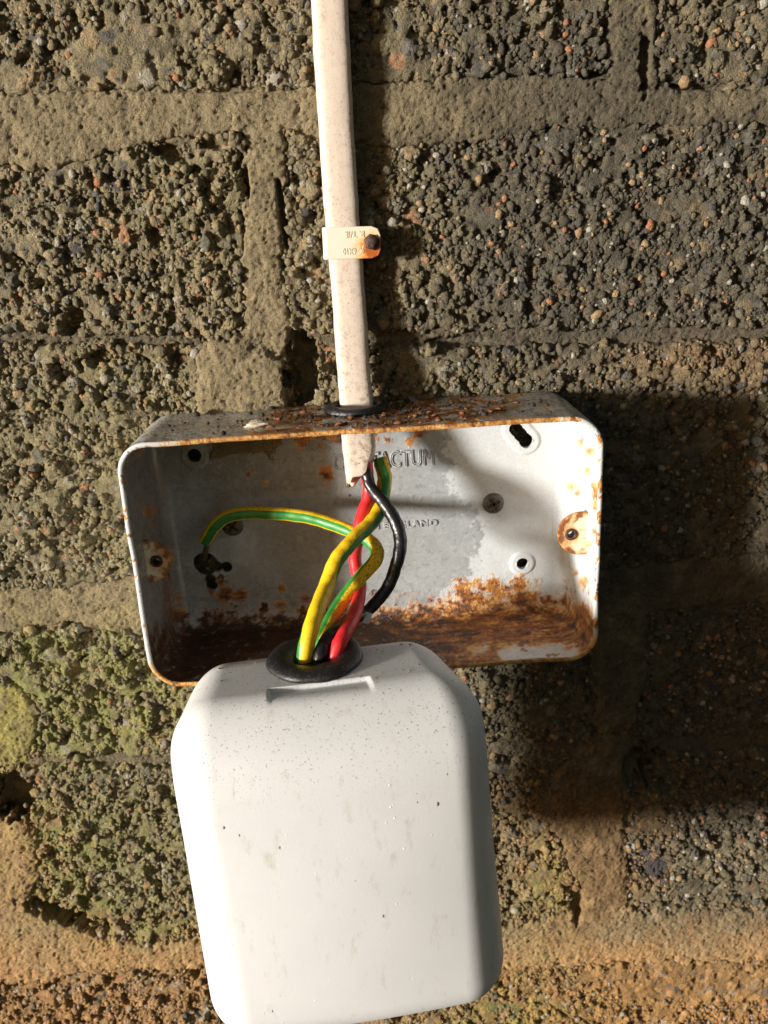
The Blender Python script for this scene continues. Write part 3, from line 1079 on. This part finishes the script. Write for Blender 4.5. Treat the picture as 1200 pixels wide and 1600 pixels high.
# screw lugs: half discs folded in from the sides, each with a threaded bush
def lug(px_, py_, side):
    yl = D - 0.0105
    c = at(px_, py_, yl * 1000)
    wallx = side * (W / 2 - T + 0.0002)
    cx0, R_, rh = c[0] + side * 0.0028, 0.0070, 0.0012
    n, m_ = 160, 34
    th = np.linspace(0, 2 * np.pi, n, endpoint=False)
    dx, dz = np.cos(th), np.sin(th)
    # outer edge: where a ray from the hole meets the half disc closed by the side of the box
    ox = c[0] - cx0
    bq = dx * ox
    rc_ = -bq + np.sqrt(np.maximum(bq * bq - ox * ox + R_ * R_, 0))
    with np.errstate(divide='ignore', invalid='ignore'):
        flat = np.where(np.abs(dz) > 1e-6, R_ / np.abs(dz), 9)
        wal = np.where(dx * side > 1e-6, (wallx - c[0]) / dx, 9)
    towards = (c[0] + rc_ * dx - cx0) * side > 0
    ro = np.where(towards, np.minimum(flat, wal), rc_)
    ro = np.minimum(ro, 0.02)
    rows, fr = [], np.linspace(0, 1, m_)
    def row(f, h):
        r = rh + (ro - rh) * f
        return np.stack([c[0] + r * dx, np.full(n, -yl - h), c[2] + r * dz], 1)
    rows = [row(0, -0.0006)] + [row(f, 0.0006 - 0.0002 * (f > 0.97)) for f in fr] + [row(1, 0.0003), row(1.0, -0.0006)]
    V, F = loft(rows)
    d0 = np.hypot(V[:, 0] - c[0], V[:, 2] - c[2])
    dr = np.hypot(V[:, 0] - cx0, V[:, 2] - c[2])
    nz = fbm(V[:, 0] * 420, V[:, 2] * 420, 641 + int(side), 4)
    inw = -(V[:, 0] - c[0]) * side
    ru = np.maximum(0.95 * sstep(0.0034, 0.0014, d0 + 0.0008 * nz), sstep(0.0044, 0.0066, dr + 0.0018 * nz))
    ru = np.maximum(ru, 0.75 * sstep(-0.0018, 0.0010, inw + 0.0018 * nz))
    ru = np.maximum(ru, 0.5 * sstep(0.3, 0.8, nz))
    ru = np.maximum(ru, 1.0 * sstep(0.0054, 0.0068, dr + 0.0006 * nz))
    col = np.zeros((len(V), 3)) + np.array([0.70, 0.62, 0.46])
    rc2 = lerp3(np.zeros((len(V), 3)) + np.array([0.62, 0.30, 0.06]), (0.24, 0.075, 0.02), sstep(0.55, 1.2, ru + 0.5 * nz))
    col = col * (1 - ru[:, None]) + rc2 * ru[:, None]
    lo_ = link("screw_lug", mesh_np("screw_lug", V, F, [M_STEEL], attrs={"Col": col, "Rust": ru * 0.8}), box)
    k_ = 24
    t_ = np.linspace(0, 2 * np.pi, k_, endpoint=False)
    prof = [(0.00115, 0.0030), (0.0010, -0.0006), (0.0012, -0.0010), (0.0017, -0.0010), (0.0020, -0.0006), (0.0021, 0.0030)]
    V, F = loft([np.stack([c[0] + r * np.cos(t_), np.full(k_, -yl + y), c[2] + r * np.sin(t_)], 1) for r, y in prof])
    link("threaded_bush", mesh_np("threaded_bush", V, F[:, ::-1], [M_RUSTY]), lo_)


lug(245, 876, -1)
lug(892, 834, 1)


def cross_screw(px_, py_, parent, r=0.0036, mat=None, slot_rot=0.5):
    c = at(px_, py_, 1.9)
    bm = bmesh.new()
    n = 32
    prof = [(0.0, 0.0016), (0.4, 0.00155), (0.75, 0.0012), (0.95, 0.0006), (1.0, 0.0), (1.0, -0.0012)]
    prev = None
    for (f, h) in prof:
        if f == 0:
            ring = [bm.verts.new((c[0], c[1] - h + 0.0012, c[2]))]
        else:
            ring = [bm.verts.new((c[0] + r * f * math.cos(2 * math.pi * k / n), c[1] - h + 0.0006, c[2] + r * f * math.sin(2 * math.pi * k / n))) for k in range(n)]
        if prev:
            for k in range(n):
                if len(prev) == 1:
                    bm.faces.new((prev[0], ring[k], ring[(k + 1) % n]))
                else:
                    bm.faces.new((prev[k], ring[k], ring[(k + 1) % n], prev[(k + 1) % n]))
        prev = ring
    so = bm_to_obj("fixing_screw", bm, mat, parent)
    bm = bmesh.new()
    for q in range(2):
        a = slot_rot + q * math.pi / 2
        ca_, sa_ = math.cos(a), math.sin(a)
        res = bmesh.ops.create_cube(bm, size=1.0)
        for v in res['verts']:
            x, y, z = v.co.x * r * 1.25, v.co.y * 0.0012, v.co.z * r * 0.24
            v.co = Vector((c[0] + x * ca_ - z * sa_, c[1] - 0.00045 + y - 0.0000 * q, c[2] + x * sa_ + z * ca_))
    bm_to_obj("cross_recess", bm, M_DIRT, so, False)


cross_screw(771, 787, box, 0.0037, M_SCREW, 0.45)
cross_screw(363, 822, box, 0.0037, M_SCREW, 0.9)


def torus_mesh(name, c, R_, r_, axis_m, mat, parent, flat=1.0, seed=0, n=64, m=16, sq=1.0):
    rng = np.random.default_rng(seed)
    u = np.linspace(0, 2 * np.pi, n, endpoint=False)
    v = np.linspace(0, 2 * np.pi, m, endpoint=False)
    U, Vv = np.meshgrid(u, v, indexing='ij')
    rr = r_ * (1 + 0.06 * np.sin(3 * U + seed) + 0.05 * np.sin(7 * U + 2 * seed))
    x = (R_ + rr * np.cos(Vv) * sq) * np.cos(U)
    y = (R_ + rr * np.cos(Vv) * sq) * np.sin(U)
    z = rr * np.sin(Vv) * flat
    P = np.stack([x, y, z], -1).reshape(-1, 3) @ np.array(axis_m).T + np.asarray(c)
    idx = np.arange(n * m).reshape(n, m)
    F = np.stack([idx, np.roll(idx, -1, 0), np.roll(np.roll(idx, -1, 0), -1, 1), np.roll(idx, -1, 1)], -1).reshape(-1, 4)
    return link(name, mesh_np(name, P, F, [mat]), parent)


# rubber grommet in the top entry
torus_mesh("cable_grommet", (CABLE_HOLE[0], CABLE_HOLE[1], H / 2 + 0.0007), 0.0082, 0.0019, np.eye(3), M_RUBBER, box, 0.85, 3)

# grit, flakes and rust crumbs lying on top of the box
rng = np.random.default_rng(21)
VVd, FFd = [], []
off = 0
for k in range(420):
    V, F = small_shapes[rng.integers(10)]
    u = rng.random()
    x = rng.normal(0.006, 0.026) if u < 0.7 else rng.uniform(-0.062, 0.06)
    if abs(x) > 0.062:
        continue
    y = -rng.uniform(0.002, D - 0.002) if u > 0.35 else -rng.uniform(0.002, 0.02)
    r = float(np.clip(rng.lognormal(-1.0, 0.6), 0.12, 1.5)) / 1000
    P = V * r * np.array([1, 1, 0.6]) + np.array([x, y, H / 2 + 0.3 * r])
    VVd.append(P)
    FFd.append(F + off)
    off += len(P)
link("grit", mesh_np("grit", np.vstack(VVd), np.vstack(FFd), [M_DIRT], smooth=False), box, kind="stuff")
VVd, FFd = [], []
off = 0
M_CRUMB = simple_material("rust_crumbs", (0.20, 0.075, 0.025), 0.9, 0.5, 1500, 0.6)
for k in range(160):
    V, F = small_shapes[rng.integers(10)]
    x = rng.normal(0.004, 0.02)
    if abs(x) > 0.055:
        continue
    y = -rng.uniform(0.004, D - 0.003)
    r = float(np.clip(rng.lognormal(-0.8, 0.5), 0.15, 1.3)) / 1000
    P = V * r * np.array([1.2, 1, 0.5]) + np.array([x, y, H / 2 + 0.25 * r])
    VVd.append(P)
    FFd.append(F + off)
    off += len(P)
link("rust_crumbs", mesh_np("rust_crumbs", np.vstack(VVd), np.vstack(FFd), [M_CRUMB], smooth=False), box, kind="stuff")
for (px_, py_, dep, r) in ((404, 664, 26, 2.2),):
    c = at(px_, py_, dep)
    V, F = ico(2, rng, 0.5)
    V = V * np.array([r * 1.7, r, r * 0.55]) / 1000 + np.array([c[0], -dep / 1000, H / 2 + r * 0.0003])
    link("paint_flake", mesh_np("paint_flake", V, F, [M_CHIP], smooth=False), box)

# ------------------------------------------------------------------ FLAT CABLE, its cores and clip
cable = thing("flat_cable", "dirty white flat cable running down the wall into the box, with red, black, striped cores", "cable", (0, -0.004, 0.04))


def frame_sweep(path, ref):
    """tangent, side and out vectors along a path; 'out' leans towards ref direction"""
    Tn = np.gradient(path, axis=0)
    Tn /= np.linalg.norm(Tn, axis=1)[:, None]
    O = ref - (np.sum(ref * Tn, 1)[:, None]) * Tn if np.ndim(ref) == 2 else ref[None] - (Tn @ ref)[:, None] * Tn
    O /= np.linalg.norm(O, axis=1)[:, None]
    Sd = np.cross(O, Tn)
    return Tn, Sd, O


def superel(w, t, n, p=3.2):
    a = np.linspace(0, 2 * np.pi, n, endpoint=False)
    c, s = np.cos(a), np.sin(a)
    return np.stack([w / 2 * np.sign(c) * np.abs(c) ** (2 / p), t / 2 * np.sign(s) * np.abs(s) ** (2 / p)], 1), a


pth = [at(515 + (i * 0.0), -330, 4.0) for i in range(1)] + [at(*p) for p in
       ((514, -130, 3.2), (515, 0, 3.2), (523, 160, 3.5), (533, 320, 3.3), (538, 380, 3.3), (546, 480, 3.9), (552, 575, 6.5), (558, 640, 10.5))]
end = [np.array([-0.0008, -0.0150, 0.030]), at(567, 752, 20.0)]
path = catmull(np.vstack([pth[1:], end]), 16)
sec, sa = superel(0.0103, 0.0052, 28)
Tn, Sd, O = frame_sweep(path, np.array([0, -1.0, 0]))
VVs, G = [], []
for i in range(len(path)):
    wv = 1 + 0.012 * math.sin(i * 0.31) + 0.01 * math.sin(i * 0.83)
    VVs.append(path[i] + Sd[i] * sec[:, :1] * wv + O[i] * sec[:, 1:])
    zc = path[i][2]
    g0 = float(np.interp(zc, [0.015, 0.03, 0.05, 0.08, 0.15], [1.3, 1.3, 1.0, 0.5, 0.4]))
    pn = fbm(np.full(len(sec), zc * 55.0), sec[:, 0] * 160, 871, 3)
    G.append(np.clip(g0 * (0.75 + 1.1 * pn) + 0.45 * sstep(0.003, 0.005, np.abs(sec[:, 0])) * (0.6 + pn), 0, 1.4))
# torn end: pull the right-hand side of the last rings back up, leave a tongue at the left
n = len(sec)
for j in range(1, 14):
    i = len(path) - j
    f_ = 1 - (j - 1) / 13.0
    tear = np.clip((sec[:, 0] / 0.005 + 0.35), 0, 1.2) * 0.0048 + 0.0008 * np.sin(sa * 4) + 0.0008 * np.sin(sa * 7 + 1)
    VVs[i] = VVs[i] - Tn[i] * (tear[:, None]) * f_ - Sd[i] * (np.clip(sec[:, :1], 0, 1) * 0.34) * f_ ** 2
V = np.vstack(VVs)
idx = np.arange(len(V)).reshape(len(path), n)
F = np.stack([idx[:-1], np.roll(idx, -1, 1)[:-1], np.roll(idx, -1, 1)[1:], idx[1:]], -1).reshape(-1, 4)
# inner tube of the torn mouth
inn = []
for j in range(6):
    i = len(path) - 1
    cen = VVs[i].mean(0)
    ring = cen + (VVs[i] - cen) * (0.84 - 0.02 * j) - Tn[i] * 0.0012 * j
    inn.append(ring)
Vin = np.vstack(inn)
o0 = len(V)
Fr = [np.stack([idx[-1], np.roll(idx[-1], -1), o0 + np.roll(np.arange(n), -1), o0 + np.arange(n)], 1)]
for j in range(5):
    a = o0 + j * n + np.arange(n)
    Fr.append(np.stack([a, np.roll(a, -1), np.roll(a, -1) + n, a + n], 1))
V = np.vstack([V, Vin])
F = np.vstack([F] + Fr)
link("sheath", mesh_np("sheath", V, F, [M_SHEATH], attrs={"Grime": np.concatenate(G + [np.full(len(Vin), 1.0)])}), cable)


def wire(name, ctrl, radius, mat, parent, stripe=None, grime=None, bumps=0.0, seed=0, seg=26, taper=None):
    """ctrl: (px, py, mm in front of wall); stripe: angle of the stripe's middle at each control point, measured from the
    side that faces outwards; positive = towards image left"""
    P = np.array([at(*c) for c in ctrl])
    path = catmull(P, 18)
    m_ = len(path)
    out = CP - path
    out /= np.linalg.norm(out, axis=1)[:, None]
    Tn, Sd, O = frame_sweep(path, out)
    q_ = np.arange(m_) * 0.055
    path = path + Sd * (0.00035 * vnoise(q_, q_ * 0 + seed * 3.7, 31))[:, None] + O * (0.0003 * vnoise(q_, q_ * 0 + seed * 5.1, 32))[:, None]
    u = np.linspace(0, len(ctrl) - 1, m_)
    a = np.linspace(0, 2 * np.pi, seg, endpoint=False)
    rng = np.random.default_rng(seed)
    rr = radius * (1 + 0.02 * np.sin(np.arange(m_) * 0.7 + seed))
    if taper is not None:
        rr = rr * np.interp(u, np.arange(len(ctrl)), taper)
    A = np.repeat(a[None], m_, 0)
    R_ = np.repeat(rr[:, None], seg, 1)
    if bumps:
        R_ = R_ * (1 + bumps * fbm(np.arange(m_)[:, None] * 0.16 + 0 * A, np.cos(A) * 1.2 + 3 + np.sin(A), 700 + seed, 3))
    V = path[:, None] + R_[..., None] * (np.cos(A)[..., None] * O[:, None] + np.sin(A)[..., None] * Sd[:, None])
    V = V.reshape(-1, 3)
    idx = np.arange(m_ * seg).reshape(m_, seg)
    F = np.stack([idx[:-1], np.roll(idx, -1, 1)[:-1], np.roll(idx, -1, 1)[1:], idx[1:]], -1).reshape(-1, 4)
    at_ = {}
    if stripe is not None:
        c = np.interp(u, np.arange(len(ctrl)), stripe)
        d = A - c[:, None]
        d = np.abs((d + np.pi) % (2 * np.pi) - np.pi)
        at_["Stripe"] = d.ravel()
        g = np.interp(u, np.arange(len(ctrl)), grime if grime is not None else [0.3] * len(ctrl))
        at_["Grime"] = np.repeat(g[:, None], seg, 1).ravel()
    # end caps
    V = np.vstack([V, path[:1], path[-1:]])
    for k in at_:
        at_[k] = np.concatenate([at_[k], at_[k][:1], at_[k][-1:]])
    o = len(V) - 2
    me = mesh_np(name, V, F, [mat], attrs=at_)
    return link(name, me, parent), V, path


# red core
wire("red_core", [(572, 722, 18), (575, 750, 19.5), (576, 775, 21), (563, 818, 25), (555, 870, 29), (563, 915, 35), (555, 957, 48), (537, 990, 57), (524, 1025, 61), (516, 1085, 61)],
     0.00200, M_RED, cable, seed=1, taper=[1, 1, 1, 1, 1, 1, 1, 1.05, 1.05, 1])
# black core
wire("black_core", [(572, 725, 18.5), (577, 757, 21), (602, 788, 25), (621, 825, 29), (624, 862, 32), (614, 898, 33), (595, 932, 35), (569, 957, 38), (545, 968, 45),
                    (523, 988, 54), (507, 1008, 59), (500, 1030, 62), (497, 1085, 62)],
     0.00205, M_BLACK, cable, seed=2, bumps=0.055, taper=[.85, .85, 1, 1, .98, .95, .92, .92, .95, 1, 1, 1, 1])
# sleeved earth core
wire("striped_core", [(594, 716, 14.5), (599, 735, 16), (600, 757, 17.5), (596, 787, 21), (579, 818, 28), (551, 845, 35), (527, 873, 40), (511, 914, 45), (492, 962, 55), (477, 1016, 61), (473, 1085, 61)],
     0.00235, M_STRIPE, cable, stripe=[-0.3, -0.2, 0.3, 0.75, 0.85, 0.85, 1.1, 1.9, 3.7, 4.9, 5.0], grime=[.9, .9, .8, .55, .6, .55, .5, .4, .35, .25, .2], seed=3)
# where the sheath's printed paper core shows behind the torn end
lead = thing("earth_lead", "green and yellow striped wire curving across from the dark hole at the box's left", "wire", at(322, 860, 3))
wire("sleeve", [(320, 845, 6), (335, 822, 8.5), (362, 805, 10), (400, 801, 11), (448, 804, 13), (500, 813, 17), (544, 828, 23), (577, 845, 28), (589, 869, 32), (564, 902, 36), (532, 942, 41), (512, 978, 49), (500, 1010, 55), (492, 1075, 56)],
     0.00215, M_STRIPE, lead, stripe=[-.3, -.3, -.3, -.3, -.3, -.3, -.35, -.9, -1.7, -1.3, -1.0, -1.0, -1.1, -1.1],
     grime=[.7, .6, .5, .55, .6, .5, .6, .7, .9, .8, .6, .5, .4, .4], seed=4)
wire("bare_conductor", [(323, 841, 6.3), (322, 853, 4.5), (322, 862, 1.5), (320, 872, -1.0)], 0.0009, M_COPPER, lead, seed=5)

# clip
cc = at(538, 379, 0.0)
clip = thing("cable_clip", "cream plastic cable clip with a rusty nail, holding the flat cable to the wall", "cable clip", tuple(cc))
bm = bmesh.new()
prof = [(-0.0064, 0.0), (-0.0064, 0.0068), (0.0110, 0.0068), (0.0110, 0.0), (0.0056, 0.0), (0.0056, 0.0063), (-0.0056, 0.0063), (-0.0056, 0.0)]
hh = 0.0046
va = [bm.verts.new((x, -y, hh)) for x, y in prof]
vb = [bm.verts.new((x, -y, -hh)) for x, y in prof]
bm.faces.new(va)
bm.faces.new(vb[::-1])
for k in range(8):
    bm.faces.new((va[k], vb[k], vb[(k + 1) % 8], va[(k + 1) % 8]))
bmesh.ops.recalc_face_normals(bm, faces=bm.faces)
bm.edges.ensure_lookup_table()
cor = [e for e in bm.edges if abs(e.verts[0].co.x - 0.0110) < 1e-6 and abs(e.verts[1].co.x - 0.0110) < 1e-6 and abs(e.verts[0].co.z - e.verts[1].co.z) < 1e-6]
bmesh.ops.bevel(bm, geom=cor, offset=0.0026, segments=2, profile=0.5, affect='EDGES')
cor = [e for e in bm.edges if abs(e.verts[0].co.x + 0.0064) < 1e-6 and abs(e.verts[1].co.x + 0.0064) < 1e-6 and abs(e.verts[0].co.y + 0.0068) < 1e-6 and abs(e.verts[1].co.y + 0.0068) < 1e-6]
bmesh.ops.bevel(bm, geom=cor, offset=0.0014, segments=4, profile=0.5, affect='EDGES')
bmesh.ops.bevel(bm, geom=[e for e in bm.edges if e.calc_face_angle(0) > 0.7], offset=0.00028, segments=2, profile=0.5, affect='EDGES')
o = bm_to_obj("clip_body", bm, M_CLIP, None, False)
o.parent = clip
o.rotation_euler = (0, math.radians(1.5), 0)
# nail head: a rusted, lumpy dome
V, F = ico(3, np.random.default_rng(8), 0.06)
nz = fbm(V[:, 0] * 2.2, V[:, 2] * 2.2 + V[:, 1], 801, 3)
V = V * (1 + 0.16 * nz[:, None])
V = V / np.abs(V).max(0) * np.array([0.0024, 0.0014, 0.0024]) + np.array(at(581, 378, 7.0))
V2, F2 = V, F
link("nail", mesh_np("nail", V2, F2, [M_RUSTY]), clip)
M_CLIPTXT = simple_material("clip_plastic_raised", (0.74, 0.64, 0.47), 0.5, 0, 500, 0.1)
outline_text("JC 6X10", 0.0023, 552, 392, 6.82, clip, M_CLIPTXT, 0.0066, flip=180, tilt=-1, r_line=0.00010, wide=1.1)
outline_text("B. T/IE", 0.0023, 554, 366, 6.82, clip, M_CLIPTXT, 0.0060, flip=180, tilt=-1, r_line=0.00010, wide=1.1)

# ------------------------------------------------------------------ THE HANGING HOUSING
HW, HD, HH = 0.0895, 0.0436, 0.1085
HC = np.array([-0.0122, -0.0672, -0.0748])
HR = np.array([[0.99727, -0.06828, -0.02827], [0.06857, 0.9976, 0.00945], [0.02755, -0.01137, 0.99956]])
housing = thing("switch_housing", "white moulded plastic switch housing hanging by its wires below the open metal box", "switch housing", tuple(HC))


def to_world(Lp):
    return np.asarray(Lp) @ HR.T + HC


def rounded_box(nx, ny, nz, w, d, h, r):
    """dense rounded box: faces of a subdivided cube pushed on to the rounded form"""
    VV, FF = [], []
    off = 0
    for (ax_, sg, na, nb) in ((1, -1, nx, nz), (1, 1, nx, nz), (0, -1, ny, nz), (0, 1, ny, nz), (2, -1, nx, ny), (2, 1, nx, ny)):
        # concentrate samples near the edges
        def sp(n, half):
            rr = r * 0.999
            e = int(n * 0.22)
            a = -half + rr * (1 - np.cos(np.linspace(0, np.pi / 2, e)))
            m_ = np.linspace(-half + rr, half - rr, n - 2 * e + 2)[1:-1]
            return np.concatenate([a, m_, -a[::-1]])
        half = (w / 2, d / 2, h / 2)
        oth = [k for k in (0, 1, 2) if k != ax_]
        A, Bv = np.meshgrid(sp(na, half[oth[0]]), sp(nb, half[oth[1]]))
        P = np.zeros(A.shape + (3,))
        P[..., ax_] = sg * half[ax_]
        P[..., oth[0]] = A
        P[..., oth[1]] = Bv
        idx = np.arange(A.size).reshape(A.shape)
        q = np.stack([idx[:-1, :-1], idx[:-1, 1:], idx[1:, 1:], idx[1:, :-1]], -1).reshape(-1, 4)
        if (sg > 0) == (ax_ != 1):
            pass
        else:
            q = q[:, ::-1]
        VV.append(P.reshape(-1, 3))
        FF.append(q + off)
        off += A.size
    V = np.vstack(VV)
    F = np.vstack(FF)
    inner = np.clip(V, [-w / 2 + r, -d / 2 + r, -h / 2 + r], [w / 2 - r, d / 2 - r, h / 2 - r])
    dv = V - inner
    ln = np.linalg.norm(dv, axis=1)[:, None]
    V = inner + dv / np.maximum(ln, 1e-9) * r
    return V, F


NOTCH_X = (-0.0150, 0.0138)
V, F = rounded_box(150, 84, 150, HW, HD, HH, 0.0140)


def shape_housing(V):
    V = V.copy()
    x, y, z = V[:, 0].copy(), V[:, 1].copy(), V[:, 2].copy()
    # the moulding draws in towards its back and shoulders at the top
    back = (y + HD / 2) / HD
    k = 1 - 0.155 * back * sstep(-HH / 2, HH / 2 - 0.02, z) - 0.05 * back
    sh = sstep(HH / 2 - 0.026, HH / 2, z)
    V[:, 0] = x * k * (1 - 0.02 * sh)
    V[:, 0] -= 0.0028 * back * sstep(-HH / 2, HH / 2 - 0.02, z)
    # front face slightly domed
    dome = 0.0042 * (1 - (x / (HW / 2)) ** 2) * (1 - 0.6 * (z / (HH / 2)) ** 2)
    V[:, 1] -= np.where(y < 0, dome, 0)
    # front leans back near the top in a soft shoulder
    V[:, 1] += 0.0035 * sstep(HH / 2 - 0.022, HH / 2 - 0.002, z) * sstep(0.0, -HD / 2, y)
    # knock-out notch cut along the shoulder
    fx = np.minimum(sstep(NOTCH_X[0] - 0.0002, NOTCH_X[0] + 0.0002, x), sstep(NOTCH_X[1] + 0.0002, NOTCH_X[1] - 0.0002, x))
    fy = sstep(-HD / 2 + 0.0165, -HD / 2 + 0.0160, y)
    run = sstep(-HD / 2 + 0.0165 - 0.0095, -HD / 2 + 0.0165, y)
    V[:, 2] -= 0.0013 * fx * fy * run * (z > 0)
    return V


V = shape_housing(V)
grime = sstep(HH / 2 - 0.030, HH / 2 - 0.008, V[:, 2]) * 0.75 + 0.04
link("shell", mesh_np("housing_shell", to_world(V), F, [M_HOUSING], attrs={"Grime": grime}), housing)

# grommet in the top
GC = np.array([-0.0022, 0.0068, HH / 2 + 0.0006])
torus_mesh("cable_grommet", to_world(GC), 0.0098, 0.0038, HR, M_RUBBER, housing, 0.52, 5, 96, 20)
bm = bmesh.new()
res = bmesh.ops.create_circle(bm, cap_ends=True, radius=0.0085, segments=40)
for v in bm.verts:
    v.co = Vector(to_world(np.array([v.co.x, v.co.y, 0.0003]) + GC))
bm_to_obj("grommet_web", bm, M_RUBBER, housing, False)

# droplets of water and grit stuck to the front and top
rng = np.random.default_rng(77)
hs = bmesh.new()
bmesh.ops.create_icosphere(hs, subdivisions=2, radius=1.0)
DV = np.array([v.co[:] for v in hs.verts])
DF = np.array([[v.index for v in f.verts] for f in hs.faces])
hs.free()
VVd, FFd, off = [], [], 0
for k in range(45):
    x = rng.uniform(-HW / 2 + 0.016, HW / 2 - 0.020)
    z = rng.uniform(-HH / 2 + 0.01, HH / 2 - 0.014) if k > 15 else rng.uniform(HH / 2 - 0.045, HH / 2 - 0.014)
    r = float(np.clip(rng.lognormal(-1.5, 0.35), 0.10, 0.30)) / 1000
    p = shape_housing(np.array([[x, -HD / 2, z]]))[0]
    P = DV * r * np.array([1, 0.2, 1.1]) + p
    VVd.append(to_world(P))
    FFd.append(DF + off)
    off += len(P)
link("water_droplets", mesh_np("water_droplets", np.vstack(VVd), np.vstack(FFd), [M_NIB]), housing, kind="stuff")
VVd, FFd, off = [], [], 0
for k in range(78):
    V, F = small_shapes[rng.integers(10)]
    r = float(np.clip(rng.lognormal(-1.5, 0.4), 0.1, 0.5)) / 1000
    if k < 70:
        p = np.array([rng.uniform(-HW / 2 + 0.012, HW / 2 - 0.010), rng.uniform(-0.008, HD / 2 - 0.012), HH / 2])
        P = V * r * np.array([1.3, 1, 0.5]) + p
    else:
        x, z = rng.uniform(-HW / 2 + 0.012, HW / 2 - 0.008), rng.uniform(-HH / 2 + 0.008, HH / 2 - 0.016)
        P = V * r * np.array([1, 0.5, 1.8]) + shape_housing(np.array([[x, -HD / 2, z]]))[0]
    VVd.append(to_world(P))
    FFd.append(F + off)
    off += len(P)
link("grit", mesh_np("housing_grit", np.vstack(VVd), np.vstack(FFd), [simple_material("brown_grit", (0.26, 0.19, 0.14), 0.8)], smooth=False), housing, kind="stuff")

# small white plastic tab standing behind the grommet
bm = bmesh.new()
res = bmesh.ops.create_cube(bm, size=1.0)
for v in res['verts']:
    v.co = Vector((v.co.x * 0.0034 + 0.0004 * v.co.z, v.co.y * 0.0008, v.co.z * 0.0056))
bmesh.ops.bevel(bm, geom=bm.edges[:], offset=0.0003, segments=2, affect='EDGES')
o = bm_to_obj("plastic_tab", bm, M_HOUSING, housing, False)
tp = at(574, 966, 44)
o.location = Vector(tp) 
o.matrix_parent_inverse = Matrix.Translation(-housing.location)
o.rotation_euler = (0.1, 0.35, 0.2)
o.scale = (0.6, 0.7, 0.65)
